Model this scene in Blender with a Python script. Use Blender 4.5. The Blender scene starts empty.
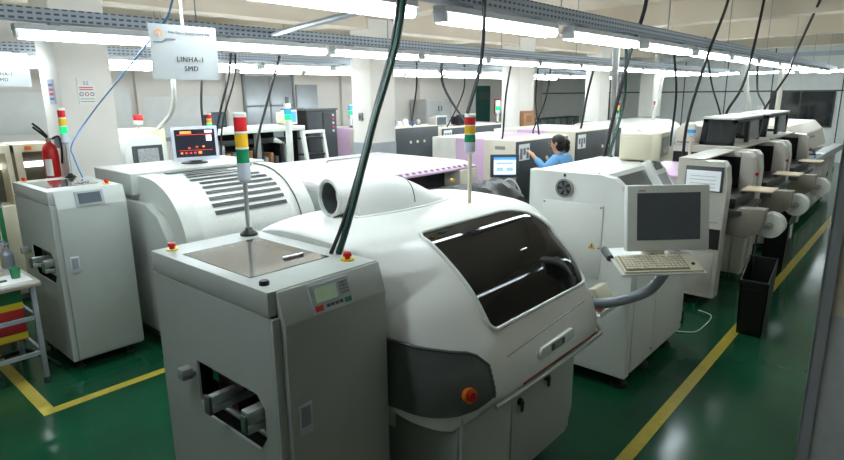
import bpy, bmesh, math, random
from mathutils import Vector, Matrix
random.seed(7)
C = bpy.context.scene.collection
PI = math.pi
# ------------------------------------------------------------------ materials
def lin(c):
    return tuple(((x/255)/12.92 if x/255 <= .04045 else ((x/255+.055)/1.055)**2.4) for x in c)
MATS = {}
def mat(name, rgb, rough=.5, metal=0, var=.05, scale=6, bump=0, emit=0, alpha=1, trans=0, coat=0, spec=.5):
    if name in MATS: return MATS[name]
    m = bpy.data.materials.new(name); m.use_nodes = True
    nt = m.node_tree; b = nt.nodes['Principled BSDF']
    tc = nt.nodes.new('ShaderNodeTexCoord'); nz = nt.nodes.new('ShaderNodeTexNoise')
    nz.inputs['Scale'].default_value = scale; nz.inputs['Detail'].default_value = 3
    nt.links.new(tc.outputs['Object'], nz.inputs['Vector'])
    r = nt.nodes.new('ShaderNodeValToRGB'); c = lin(rgb)
    r.color_ramp.elements[0].position = .3; r.color_ramp.elements[1].position = .7
    r.color_ramp.elements[0].color = (*[x*(1-var) for x in c], 1)
    r.color_ramp.elements[1].color = (*[min(1, x*(1+var)) for x in c], 1)
    nt.links.new(nz.outputs['Fac'], r.inputs['Fac']); nt.links.new(r.outputs['Color'], b.inputs['Base Color'])
    b.inputs['Roughness'].default_value = rough; b.inputs['Metallic'].default_value = metal
    b.inputs['Specular IOR Level'].default_value = spec
    b.inputs['Coat Weight'].default_value = coat
    b.inputs['Transmission Weight'].default_value = trans
    b.inputs['Alpha'].default_value = alpha
    if emit:
        nt.links.new(r.outputs['Color'], b.inputs['Emission Color']); b.inputs['Emission Strength'].default_value = emit
    if bump:
        bp = nt.nodes.new('ShaderNodeBump'); bp.inputs['Strength'].default_value = bump; bp.inputs['Distance'].default_value = .01
        nt.links.new(nz.outputs['Fac'], bp.inputs['Height']); nt.links.new(bp.outputs['Normal'], b.inputs['Normal'])
    MATS[name] = m
    return m
shell = mat('machine_shell', (214, 217, 212), .32, var=.015)
shellw = mat('machine_white', (226, 227, 222), .3, var=.015)
lgrey = mat('loader_grey', (172, 177, 172), .38, var=.02)
beige = mat('beige_shell', (214, 206, 190), .4, var=.02)
cream = mat('cream_plastic', (214, 207, 182), .45, var=.03)
keyc = mat('key_caps', (226, 219, 196), .5, var=.03)
midgrey = mat('mid_grey', (140, 143, 142), .45)
dgrey = mat('dark_grey', (78, 82, 82), .45)
bumperm = mat('bumper_grey', (88, 94, 92), .5)
black = mat('black_plastic', (20, 21, 22), .4)
inside = mat('machine_interior', (34, 34, 36), .7, var=.4, scale=14)
brownm = mat('copper_brown', (62, 36, 28), .5, var=.3)
tubeb = mat('fluorescent_tube_boosted', (238, 250, 255), .4, var=0, emit=25)  # same kind of tube, emission raised to brighten the back of the hall
tubed = mat('fluorescent_tube_dimmed', (238, 250, 255), .4, var=0, emit=7)  # same kind of tube, emission cut to keep the foreground dim
glassd = mat('smoked_glass', (7, 8, 8), .05, coat=0, spec=.4)
glasst = mat('tinted_top_glass', (116, 112, 108), .1, .35, coat=1, var=.06, scale=9)
alu = mat('aluminium', (196, 199, 200), .28, .85, var=.04)
steel = mat('galvanised', (150, 158, 166), .42, .35, var=.08, scale=20)
chrome = mat('chrome', (205, 205, 205), .12, 1)
redp = mat('red_plastic', (196, 26, 26), .35)
redl = mat('red_lens', (205, 38, 44), .25)
yell = mat('amber_lens', (232, 184, 40), .25)
grnl = mat('green_lens', (26, 130, 84), .25)
grnlit = mat('green_lens_lit', (30, 200, 110), .25, emit=.8)
bluel = mat('blue_lens', (60, 160, 205), .25)
capw = mat('tower_white', (214, 216, 208), .4)
greyb = mat('tower_base', (186, 192, 204), .4)
ringy = mat('yellow_plastic', (220, 200, 50), .4)
orange = mat('orange_plastic', (224, 120, 30), .4)
pink = mat('pink_cover', (212, 178, 208), .35, var=.02)
pinkw = mat('pale_pink_cover', (233, 224, 230), .3, var=.015)
lcd = mat('lcd_green', (150, 176, 148), .25, emit=.12)
scrg = mat('screen_off', (72, 80, 88), .12, coat=.6)
scrdark = mat('screen_dark_ui', (24, 26, 36), .2, emit=.3)
scrlit = mat('screen_white_ui', (206, 220, 240), .2, emit=.75)
scrblue = mat('screen_blue_ui', (70, 140, 225), .2, emit=.9)
uiorange = mat('ui_orange', (235, 130, 60), .3, emit=.9)
uired = mat('ui_red', (220, 60, 50), .3, emit=.8)
paper = mat('paper', (236, 236, 232), .7)
papert = mat('paper_print', (120, 128, 140), .7)
yline = mat('yellow_floor_paint', (176, 160, 56), .35, var=.12, scale=12)
blackbin = mat('black_bin', (9, 9, 10), .4, var=.2)
gwire = mat('dark_green_cable', (22, 62, 52), .4)
bwire = mat('black_cable', (26, 27, 28), .45)
blwire = mat('blue_hose', (70, 140, 196), .4)
wwire = mat('white_conduit', (224, 222, 216), .45)
capm = mat('lamp_white', (222, 224, 224), .4)
tubem = mat('fluorescent_tube', (238, 250, 255), .4, var=0, emit=18)
wallm = mat('wall_paint', (226, 221, 214), .7, var=.025, scale=1.2)
colm = mat('column_paint', (232, 228, 221), .6, var=.02, scale=2)
bandm = mat('column_grey_band', (160, 168, 174), .5, var=.03)
ceilm = mat('ceiling_concrete', (214, 202, 184), .85, var=.07, scale=.8)
doorg = mat('grey_steel_door', (162, 168, 172), .3, .3, var=.12, scale=2.2)
panelm = mat('wall_panel', (224, 226, 224), .4, var=.03)
darkglass = mat('dark_window_glass', (34, 40, 42), .08, coat=.6)
frame_d = mat('dark_frame', (60, 64, 66), .5)
greenp = mat('green_paint', (40, 128, 82), .4)
tealp = mat('teal_door', (26, 82, 72), .5)
bluebox = mat('blue_case', (66, 100, 150), .5)
tan = mat('tan_card', (206, 188, 158), .6)
brown = mat('brown_board', (150, 104, 64), .5, var=.1)
skin = mat('skin', (196, 146, 116), .5, var=.03)
hair = mat('dark_hair', (28, 22, 20), .45, var=.3, scale=60, bump=.4)
bluec = mat('blue_smock', (106, 164, 214), .75, var=.08, scale=12, bump=.3)
jean = mat('dark_trousers', (44, 50, 66), .8)
drape = mat('black_drape', (22, 25, 27), .4, var=.25, scale=9)
redb = mat('red_board', (190, 40, 44), .5)
signm = mat('acrylic_sign', (198, 201, 202), .35, var=.02)
def translucent(m, f):
    nt = m.node_tree; out = nt.nodes['Material Output']; p = nt.nodes['Principled BSDF']
    t = nt.nodes.new('ShaderNodeBsdfTranslucent'); t.inputs[0].default_value = (.75, .78, .8, 1); mx = nt.nodes.new('ShaderNodeMixShader'); mx.inputs[0].default_value = f
    nt.links.new(p.outputs[0], mx.inputs[1]); nt.links.new(t.outputs[0], mx.inputs[2]); nt.links.new(mx.outputs[0], out.inputs['Surface'])
translucent(signm, .5)
ink = mat('black_ink', (24, 24, 26), .6)
inkg = mat('grey_ink', (110, 112, 116), .6)
inko = mat('orange_ink', (205, 140, 90), .6)
inkb = mat('blue_ink', (96, 112, 160), .6)
inkr = mat('red_ink', (200, 70, 80), .6)
reelm = mat('white_reel', (226, 224, 218), .5)
rubber = mat('black_rubber', (24, 24, 24), .7)
# floor: glossy green epoxy with faint wear
def floor_mat():
    m = bpy.data.materials.new('green_epoxy'); m.use_nodes = True; nt = m.node_tree; b = nt.nodes['Principled BSDF']
    tc = nt.nodes.new('ShaderNodeTexCoord'); n1 = nt.nodes.new('ShaderNodeTexNoise'); n1.inputs['Scale'].default_value = 1.1; n1.inputs['Detail'].default_value = 6
    r = nt.nodes.new('ShaderNodeValToRGB'); r.color_ramp.elements[0].color = (*lin((14, 60, 40)), 1); r.color_ramp.elements[1].color = (*lin((24, 80, 52)), 1)
    r.color_ramp.elements[0].position = .3; r.color_ramp.elements[1].position = .75
    nt.links.new(tc.outputs['Object'], n1.inputs['Vector']); nt.links.new(n1.outputs['Fac'], r.inputs['Fac']); nt.links.new(r.outputs['Color'], b.inputs['Base Color'])
    n2 = nt.nodes.new('ShaderNodeTexNoise'); n2.inputs['Scale'].default_value = 7; n2.inputs['Detail'].default_value = 4
    nt.links.new(tc.outputs['Object'], n2.inputs['Vector'])
    mr = nt.nodes.new('ShaderNodeMapRange'); mr.inputs['To Min'].default_value = .1; mr.inputs['To Max'].default_value = .2; b.inputs['Specular IOR Level'].default_value = .2
    nt.links.new(n2.outputs['Fac'], mr.inputs['Value']); nt.links.new(mr.outputs['Result'], b.inputs['Roughness'])
    bp = nt.nodes.new('ShaderNodeBump'); bp.inputs['Strength'].default_value = .03; bp.inputs['Distance'].default_value = .01
    nt.links.new(n2.outputs['Fac'], bp.inputs['Height']); nt.links.new(bp.outputs['Normal'], b.inputs['Normal'])
    return m
# perforated tray: rows of dark slots
def tray_mat():
    m = bpy.data.materials.new('perforated_tray'); m.use_nodes = True; nt = m.node_tree; b = nt.nodes['Principled BSDF']
    tc = nt.nodes.new('ShaderNodeTexCoord'); s = nt.nodes.new('ShaderNodeSeparateXYZ'); nt.links.new(tc.outputs['Object'], s.inputs[0])
    def op(o, a, v=None, bb=None):
        n = nt.nodes.new('ShaderNodeMath'); n.operation = o; nt.links.new(a, n.inputs[0])
        if v is not None: n.inputs[1].default_value = v
        if bb is not None: nt.links.new(bb, n.inputs[1])
        return n.outputs[0]
    mx = op('LESS_THAN', op('FRACT', op('MULTIPLY', s.outputs[0], 1/.05)), .62)
    fz = op('FRACT', op('MULTIPLY', s.outputs[2], 1/.033)); mz = op('LESS_THAN', op('ABSOLUTE', op('SUBTRACT', fz, .5)), .2)
    k = op('MULTIPLY', mx, None, mz)
    mix = nt.nodes.new('ShaderNodeMix'); mix.data_type = 'RGBA'; nt.links.new(k, mix.inputs[0])
    mix.inputs[6].default_value = (*lin((186, 196, 208)), 1); mix.inputs[7].default_value = (*lin((92, 102, 118)), 1)
    nt.links.new(mix.outputs[2], b.inputs['Base Color']); b.inputs['Roughness'].default_value = .45; b.inputs['Metallic'].default_value = .2
    return m
traym = tray_mat()
# ribbed white lid (second printer): fine vertical ribs
# ------------------------------------------------------------------ mesh helpers
class MB:
    def __init__(s): s.bm = bmesh.new()
    def _faces(s, vs, fs):
        v = [s.bm.verts.new(p) for p in vs]
        out = []
        for f in fs:
            try: out.append(s.bm.faces.new([v[i] for i in f]))
            except ValueError: pass
        return v, out
    def box(s, x0, x1, y0, y1, z0, z1, bev=0, seg=2):
        vs = [(x, y, z) for x in (x0, x1) for y in (y0, y1) for z in (z0, z1)]
        fs = [(0, 1, 3, 2), (4, 6, 7, 5), (0, 4, 5, 1), (2, 3, 7, 6), (0, 2, 6, 4), (1, 5, 7, 3)]
        v, f = s._faces(vs, fs)
        if bev: s._bev(f, bev, seg)
        return s
    def _bev(s, faces, bev, seg):
        e = list({e for f in faces for e in f.edges})
        bmesh.ops.bevel(s.bm, geom=e, offset=bev, segments=seg, profile=.5, affect='EDGES', clamp_overlap=True)
    def prism(s, pts, axis, a, b, bev=0, seg=2):
        # pts 2-D polygon; axis 'x': pts=(y,z); 'y': pts=(x,z); 'z': pts=(x,y)
        def P(p, t): return {'x': (t, p[0], p[1]), 'y': (p[0], t, p[1]), 'z': (p[0], p[1], t)}[axis]
        n = len(pts); vs = [P(p, a) for p in pts]+[P(p, b) for p in pts]
        fs = [tuple(range(n)), tuple(range(2*n-1, n-1, -1))]+[(i, (i+1) % n, n+(i+1) % n, n+i) for i in range(n)]
        v, f = s._faces(vs, fs)
        if bev: s._bev(f, bev, seg)
        return s
    def quad(s, *p):
        s._faces(p, [tuple(range(len(p)))]); return s
    def slab(s, p, n, t):
        # polygon p extruded by thickness t along n
        n = Vector(n).normalized()*t; k = len(p)
        vs = [tuple(q) for q in p]+[tuple(Vector(q)+n) for q in p]
        s._faces(vs, [tuple(range(k)), tuple(range(2*k-1, k-1, -1))]+[(i, (i+1) % k, k+(i+1) % k, k+i) for i in range(k)])
        return s
    def cyl(s, p0, p1, r0, r1=None, n=16):
        if r1 is None: r1 = r0
        p0 = Vector(p0); p1 = Vector(p1); d = (p1-p0).normalized()
        a = d.orthogonal().normalized(); b = d.cross(a); vs = []
        for p, r in ((p0, r0), (p1, r1)):
            for i in range(n):
                t = 2*PI*i/n; vs.append(p+a*math.cos(t)*r+b*math.sin(t)*r)
        s._faces(vs, [tuple(range(n)), tuple(range(2*n-1, n-1, -1))]+[(i, (i+1) % n, n+(i+1) % n, n+i) for i in range(n)])
        return s
    def ring(s, p0, p1, r0, r1, n=32):
        # hollow collar: outer r0, inner r1
        p0 = Vector(p0); p1 = Vector(p1); d = (p1-p0).normalized(); a = d.orthogonal().normalized(); b = d.cross(a); vs = []
        for p, r in ((p0, r0), (p1, r0), (p1, r1), (p0, r1)):
            for i in range(n):
                t = 2*PI*i/n; vs.append(p+a*math.cos(t)*r+b*math.sin(t)*r)
        fs = []
        for k in range(4):
            for i in range(n):
                j = (i+1) % n; k2 = (k+1) % 4
                fs.append((k*n+i, k*n+j, k2*n+j, k2*n+i))
        s._faces(vs, fs); return s
    def lathe(s, prof, c=(0, 0, 0), n=24):
        vs = []; m = len(prof)
        for r, z in prof:
            for i in range(n):
                t = 2*PI*i/n; vs.append((c[0]+r*math.cos(t), c[1]+r*math.sin(t), c[2]+z))
        fs = [(k*n+i, k*n+(i+1) % n, (k+1)*n+(i+1) % n, (k+1)*n+i) for k in range(m-1) for i in range(n)]
        fs += [tuple(range(n))[::-1], tuple(range((m-1)*n, m*n))]
        s._faces(vs, fs); return s
    def tube(s, pts, r, n=8, smooth=6):
        pts = [Vector(p) for p in pts]
        if smooth and len(pts) > 2:
            q = []
            for i in range(len(pts)-1):
                p0 = pts[max(i-1, 0)]; p1 = pts[i]; p2 = pts[i+1]; p3 = pts[min(i+2, len(pts)-1)]
                for k in range(smooth):
                    t = k/smooth
                    q.append(.5*((2*p1)+(p2-p0)*t+(2*p0-5*p1+4*p2-p3)*t*t+(3*p1-p0-3*p2+p3)*t**3))
            q.append(pts[-1]); pts = q
        vs = []; a = None; m = len(pts)
        for i, p in enumerate(pts):
            d = (pts[min(i+1, m-1)]-pts[max(i-1, 0)]).normalized()
            a = d.orthogonal().normalized() if a is None else (a-d*a.dot(d)).normalized()
            b = d.cross(a)
            for k in range(n):
                t = 2*PI*k/n; vs.append(p+a*math.cos(t)*r+b*math.sin(t)*r)
        fs = [(i*n+k, i*n+(k+1) % n, (i+1)*n+(k+1) % n, (i+1)*n+k) for i in range(m-1) for k in range(n)]
        fs += [tuple(range(n))[::-1], tuple(range((m-1)*n, m*n))]
        s._faces(vs, fs); return s
    def grid(s, rows, close=False):
        n = len(rows[0]); vs = [p for r in rows for p in r]
        fs = [(i*n+k, i*n+k+1, (i+1)*n+k+1, (i+1)*n+k) for i in range(len(rows)-1) for k in range(n-1)]
        s._faces(vs, fs); return s
    def ball(s, c, rx, ry, rz, seg=16):
        ret = bmesh.ops.create_uvsphere(s.bm, u_segments=seg, v_segments=seg//2+2, radius=1)
        for v in ret['verts']: v.co = Vector((c[0]+v.co.x*rx, c[1]+v.co.y*ry, c[2]+v.co.z*rz))
        return s
    def xf(s, M):
        bmesh.ops.transform(s.bm, matrix=M, verts=s.bm.verts[:]); return s
MTX = {}
def mesh_of(name, mb, m, inv, ang=35):
    bm = mb.bm; bm.transform(inv)
    bmesh.ops.recalc_face_normals(bm, faces=bm.faces[:])
    me = bpy.data.meshes.new(name); bm.to_mesh(me); bm.free()
    me.materials.append(m)
    me.polygons.foreach_set('use_smooth', [True]*len(me.polygons))
    me.set_sharp_from_angle(angle=math.radians(ang))
    return me
def part(name, mb, m, parent, label=None, ang=35):
    M = MTX[parent.name]
    o = bpy.data.objects.new(name, mesh_of(name, mb, m, M.inverted(), ang)); C.objects.link(o)
    o.parent = parent; MTX[o.name] = M
    if label: o['label'] = label
    return o
def thing(name, label, cat, loc=(0, 0, 0), rz=0, group=None):
    o = bpy.data.objects.new(name, None); C.objects.link(o); o.location = loc; o.rotation_euler = (0, 0, rz)
    o.empty_display_size = .1
    MTX[o.name] = Matrix.Translation(loc) @ Matrix.Rotation(rz, 4, 'Z')
    o['label'] = label; o['category'] = cat
    if group: o['group'] = group
    return o
def single(name, mb, m, label, cat, loc=None, group=None, ang=35):
    if loc is None:
        b = [v.co for v in mb.bm.verts]
        loc = (sum(v.x for v in b)/len(b), sum(v.y for v in b)/len(b), min(v.z for v in b))
    o = bpy.data.objects.new(name, mesh_of(name, mb, m, Matrix.Translation(loc).inverted(), ang)); C.objects.link(o)
    o.location = loc; MTX[o.name] = Matrix.Translation(loc)
    o['label'] = label; o['category'] = cat
    if group: o['group'] = group
    return o
def struct(name, mb, m, parent=None, ang=35):
    if parent: o = part(name, mb, m, parent, None, ang)
    else:
        o = bpy.data.objects.new(name, mesh_of(name, mb, m, Matrix(), ang)); C.objects.link(o); MTX[o.name] = Matrix()
    o['kind'] = 'structure'
    return o
def dup(root, loc, rz=None, label=None, group=None):
    r = root.copy(); C.objects.link(r); r.location = loc
    if rz is not None: r.rotation_euler = (0, 0, rz)
    if label: r['label'] = label
    if group: r['group'] = group
    def rec(src, dst):
        for ch in [o for o in src.children]:
            c = ch.copy(); C.objects.link(c); c.parent = dst; rec(ch, c)
    rec(root, r)
    return r
def text_mb(body, size, M, align='CENTER', depth=.0008):
    cu = bpy.data.curves.new('t', 'FONT'); cu.body = body; cu.size = size; cu.align_x = align; cu.align_y = 'CENTER'; cu.extrude = depth; cu.resolution_u = 3; cu.space_character = 1.15
    o = bpy.data.objects.new('t', cu); C.objects.link(o)
    dg = bpy.context.evaluated_depsgraph_get(); dg.update()
    me = bpy.data.meshes.new_from_object(o.evaluated_get(dg)); mb = MB(); mb.bm.from_mesh(me)
    bpy.data.objects.remove(o); bpy.data.curves.remove(cu); bpy.data.meshes.remove(me)
    return mb.xf(M)
def facing(origin, right, up):
    r = Vector(right).normalized(); u = Vector(up); u = (u-r*u.dot(r)).normalized(); n = r.cross(u)
    M = Matrix((r, u, n)).transposed().to_4x4(); M.translation = Vector(origin); return M
ORD = ['first', 'second', 'third', 'fourth', 'fifth', 'sixth', 'seventh', 'eighth', 'ninth', 'tenth', 'eleventh', 'twelfth', 'thirteenth', 'fourteenth', 'fifteenth']
# ------------------------------------------------------------------ camera
H = 2.1
cam = bpy.data.cameras.new('camera'); co = bpy.data.objects.new('camera', cam); C.objects.link(co)
yaw, pit, rol = math.radians(41.324), math.radians(13.198), math.radians(-.608)
fwd = Vector((math.cos(yaw)*math.cos(pit), math.sin(yaw)*math.cos(pit), -math.sin(pit)))
rt = Vector((math.sin(yaw), -math.cos(yaw), 0)); up = rt.cross(fwd)
r2 = math.cos(rol)*rt+math.sin(rol)*up; u2 = -math.sin(rol)*rt+math.cos(rol)*up
Mc = Matrix((r2, u2, -fwd)).transposed().to_4x4(); Mc.translation = (0, 0, H)
co.matrix_world = Mc; cam.sensor_width = 36; cam.lens = 579.15/844*36; cam.clip_start = .02
S = bpy.context.scene; S.camera = co
S.view_settings.view_transform = 'Standard'; S.view_settings.look = 'None'; S.view_settings.gamma = 1; S.view_settings.use_curve_mapping = False
S.view_settings.exposure = EXPO = 0.38
w = bpy.data.worlds.new('world'); S.world = w; w.use_nodes = True
w.node_tree.nodes['Background'].inputs[0].default_value = (.85, .92, 1, 1); w.node_tree.nodes['Background'].inputs[1].default_value = .05
# ------------------------------------------------------------------ room shell
X0, X1, Y0, Y1, ZC = -4, 21, -3.2, 12, 3.55
fo = struct('floor', MB().box(X0, X1, Y0, Y1, -.1, 0), floor_mat())
struct('ceiling', MB().box(X0, X1, Y0, Y1, ZC, ZC+.1), ceilm)
bw = struct('wall_back', MB().box(X0, X1, Y1, Y1+.15, 0, ZC), wallm)
struct('wall_right', MB().box(X1, X1+.15, Y0, Y1, 0, ZC), panelm)
struct('wall_left', MB().box(X0-.15, X0, Y0, Y1, 0, ZC), wallm)
struct('wall_front', MB().box(X0, X1, Y0-.15, Y0, 0, ZC), wallm)
# ceiling beams: across the hall at every column, and along the column lines
k = 1
for u in (2.1, 6.2, 10.35, 14.1, 17.8):
    struct('trim_%d' % k, MB().box(u+.05, u+.45, Y0, Y1, 3.19, ZC), ceilm); k += 1
struct('trim_%d' % k, MB().box(X0, X1, 6.53, 6.87, 3.05, ZC), ceilm); k += 1
# columns: white with a grey painted foot
COL = [(2.05, 6.5, .5, .53), (6.25, 6.5, .53, .42), (10.43, 6.5, .6, .42), (14.23, 6.5, .56, .4), (17.87, 6.5, .75, .4)]
for i, (u, v, s, s2) in enumerate(COL):
    cobj = struct('column_%d' % (i+1), MB().box(u, u+s, v, v+s2, 0, 3.2, .012), colm)
    if i: struct('column_band', MB().box(u-.004, u+s+.004, v-.004, v+s2+.004, 0, 1.37), bandm, cobj)
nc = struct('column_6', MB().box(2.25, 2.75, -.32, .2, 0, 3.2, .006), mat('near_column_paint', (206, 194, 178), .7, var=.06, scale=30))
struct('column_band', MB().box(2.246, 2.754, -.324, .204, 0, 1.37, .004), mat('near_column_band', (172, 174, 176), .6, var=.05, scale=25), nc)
g_ = MB(); g_.box(2.238, 2.246, .175, .208, 0, 2.6); g_.box(2.238, 2.29, .205, .212, 0, 2.6)
struct('corner_guard', g_, mat('guard_grey', (150, 154, 158), .5), nc)
# floor paint
struct('trim_%d' % k, MB().box(-1, 20, 1.06, 1.14, 0, .003), yline); k += 1
struct('trim_%d' % k, MB().box(.96, 20, 4.27, 4.35, 0, .003), yline); k += 1
struct('trim_%d' % k, MB().box(.96, 1.04, 4.35, 7.6, 0, .0031), yline); k += 1
# far wall: panel seams, dark window
for v in (-1.4, -.2, 1.0, 2.2, 4.0, 5.3, 6.6, 7.9, 9.2):
    struct('trim_%d' % k, MB().box(X1-.012, X1, v-.015, v+.015, 0, ZC), frame_d); k += 1
struct('trim_%d' % k, MB().box(X1-.02, X1, Y0, Y1, 2.06, 2.1), frame_d); k += 1
wn = struct('window_1', MB().box(X1-.03, X1-.012, 2.35, 4.0, 1.05, 2.06), darkglass)
wf = MB()
for v in (2.35, 3.2, 3.98): wf.box(X1-.05, X1-.02, v-.02, v+.02, 1.05, 2.06)
wf.box(X1-.05, X1-.02, 2.33, 4.0, 1.02, 1.06)
struct('window_frame', wf, frame_d, wn)
# back wall: grey steel double door, meter cabinet, panels, duct
dd = struct('door_1', MB().box(7.55, 8.85, 11.94, 12, 0, 2.55, .005), doorg)
df = MB(); df.box(8.18, 8.22, 11.925, 11.945, 0, 2.55); df.box(7.55, 8.85, 11.925, 11.945, 1.85, 1.89); df.box(7.5, 7.55, 11.92, 12, 0, 2.6); df.box(8.85, 8.9, 11.92, 12, 0, 2.6)
struct('door_frame', df, midgrey, dd)
d2 = struct('door_2', MB().box(8.98, 9.62, 11.95, 12, 0, 2.36, .005), doorg)
struct('door_handle', MB().box(9.08, 9.13, 11.9, 11.95, 1.6, 1.8, .008), dgrey, d2)
dt = struct('door_3', MB().box(16.5, 17.3, 11.95, 12, 0, 2.36), tealp)
struct('door_sign', MB().box(16.6, 17.2, 11.93, 11.95, 1.9, 2.15), dgrey, dt)
for (a, b, z0, z1) in ((2.3, 3.6, 1.5, 2.2), (3.75, 5.0, 1.3, 2.3), (5.2, 6.9, 1.2, 2.1)):
    struct('trim_%d' % k, MB().box(a, b, 11.97, 12, z0, z1, .004), panelm); k += 1
for a in (3.66, 5.1, 7.05, 10.4, 12.2, 13.5):
    struct('trim_%d' % k, MB().box(a, a+.12, 11.9, 12, 0, 3.05), wallm); k += 1
struct('trim_%d' % k, MB().box(X0, 16.4, 11.96, 12, 1.2, 1.28), steel); k += 1
# ------------------------------------------------------------------ trays, lamps
def tray(v, z, u0, u1, label):
    t = thing('cable_tray', label, 'cable tray', (u0, v, z))
    part('side_panel', MB().box(u0, u1, v-.06, v-.057, z, z+.085), traym, t)
    part('side_panel', MB().box(u0, u1, v+.057, v+.06, z, z+.085), traym, t)
    part('tray_floor', MB().box(u0, u1, v-.06, v+.06, z, z+.003), steel, t)
    u = u0+.8
    while u < u1:
        part('hanger_rod', MB().cyl((u, v, z), (u, v, ZC), .005, n=6), steel, t); u += 2.1
    return t
TZ = 2.57
tray(2.05, TZ, -1.2, 17.4, 'perforated grey cable tray above the front row of lamps')
tray(4.4, TZ, -.5, 17.4, 'perforated grey cable tray running behind the hanging line sign')
tray(7.2, TZ, .5, 17.4, 'perforated grey cable tray passing just behind the white columns')
tray(.25, TZ, 3.5, 16, 'bare tray over the walkway, above the walkway lamps')
tray(8.5, TZ, 1.2, 16, 'perforated grey cable tray farthest back, near the back wall')
def make_lamp():
    t = thing('fluorescent_lamp', '', 'lamp', (0, 0, 0))
    part('housing', MB().prism([(-.035, .035), (.035, .035), (.05, .0), (.046, -.006), (-.046, -.006), (-.05, 0)], 'x', 0, 1.2), capm, t)
    for y in (-.032, .032):
        part('tube', MB().cyl((.03, y, -.03), (1.17, y, -.03), .026, n=12), tubem, t)
    for x in (.0, 1.17):
        part('end_bracket', MB().box(x, x+.03, -.045, .045, -.05, .036, .006), capm, t)
    for x in (.2, .94): part('mount', MB().box(x, x+.06, -.03, .03, .03, .05), steel, t)
    return t
lamp0 = make_lamp(); used = False
def place_lamp(u, v, z, label, group, rz=0, tm=None):
    global used; r = lamp0
    if not used:
        lamp0.location = (u, v, z); lamp0.rotation_euler = (0, 0, rz); lamp0['label'] = label; lamp0['group'] = group; used = True
    else: r = dup(lamp0, (u, v, z), rz, label, group)
    if tm:
        for ch in r.children:
            if ch.name.startswith('tube'): ch.material_slots[0].link = 'OBJECT'; ch.material_slots[0].material = tm
def lamp_row(v, z, u0, pitch, n, what, group, tm=None):
    for i in range(n):
        place_lamp(u0+i*pitch, v, z, '%s fluorescent lamp from the left under the %s' % (ORD[i], what), group, 0, tm)
lamp_row(2.05, 2.52, -.35, 1.42, 12, 'front cable tray', 'front row of lamps')
lamp_row(4.4, 2.52, -.1, 1.28, 13, 'cable tray behind the sign', 'second row of lamps', tubeb)
lamp_row(7.2, 2.52, .95, 1.3, 12, 'cable tray behind the columns', 'third row of lamps', tubeb)
lamp_row(8.5, 2.52, 1.4, 1.3, 11, 'cable tray near the back wall', 'back row of lamps', tubeb)
lamp_row(.25, 2.52, 3.9, 1.42, 8, 'bare rail over the walkway', 'walkway row of lamps', tubed)
for i in range(5):
    place_lamp(18.3, .4+i*1.3, 2.6, '%s fluorescent lamp counted from the right in the crosswise far row' % ORD[i], 'crosswise far row of lamps', PI/2, tubeb)
t = thing('cable_tray', 'perforated tray crossing the far end of the hall', 'cable tray', (18.3, .2, 2.95))
for x in (18.24, 18.36):
    part('side_panel', MB().box(x-.002, x+.002, .2, 7, 2.95, 3.06), traym, t)
part('tray_floor', MB().box(18.24, 18.36, .2, 7, 2.95, 2.953), steel, t)
for y in (1, 4): part('hanger_rod', MB().cyl((18.3, y, 2.95), (18.3, y, ZC), .006, n=6), steel, t)
single('brace_bar', MB().cyl((2.42, 2.1, 2.60), (3.05, 4.345, 2.61), .022, n=8), steel, 'grey metal bar bridging the front and second cable trays', 'bar')
single('ceiling_conduit', MB().cyl((12.5, 1.2, 3.3), (5.2, .3, 2.95), .025, n=8), steel, 'blue grey conduit slanting under the ceiling at upper right', 'conduit')
# ------------------------------------------------------------------ hanging signs
def sign(u0, u1, v, z0, z1, label, tiny):
    t = thing('hanging_sign', label, 'sign', ((u0+u1)/2, v, z0)); cx = (u0+u1)/2; w_ = u1-u0; h = z1-z0
    part('board', MB().quad((u0, v, z0), (u1, v, z0), (u1, v, z1), (u0, v, z1)), signm, t)
    part('hanger', MB().box(cx-.006, cx+.006, v+.003, v+.008, z1-.03, 2.72), cream, t)
    F = lambda x, z: facing((x, v-.0035, z), (1, 0, 0), (0, 0, 1))
    part('line_name', text_mb('LINHA-1', h*.135, F(cx+w_*.06, z0+h*.37)), ink, t)
    part('line_type', text_mb('SMD', h*.135, F(cx+w_*.06, z0+h*.2)), ink, t)
    part('slogan', text_mb('Use The 5 Senses Every Day', h*.062, F(cx+w_*.08, z1-h*.14)), inkg, t)
    lg = MB(); x, z = u0+w_*.13, z1-h*.17
    lg.cyl((x, v-.003, z), (x, v-.005, z), h*.07, n=20)
    lo = part('logo_disc', lg, inko, t)
    part('logo_mark', MB().box(x-h*.02, x+h*.02, v-.006, v-.005, z-h*.09, z+h*.02), signm, lo)
    part('rule', MB().prism([(u0+w_*.04, z1-h*.34), (u0+w_*.17, z1-h*.34), (u0+w_*.24, z1-h*.28), (u0+w_*.36, z1-h*.28), (u0+w_*.36, z1-h*.255), (u0+w_*.23, z1-h*.255), (u0+w_*.16, z1-h*.32), (u0+w_*.04, z1-h*.32)], 'y', v-.0045, v-.003), inkg, t)
sign(1.02, 1.29, 2.22, 2.165, 2.365, 'grey hanging sign in front of the trays reading LINHA-1 SMD', 1)
sign(.86, 1.2, 4.28, 2.17, 2.37, 'pale hanging sign cut off by the left edge, left of the column', 1)
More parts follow.
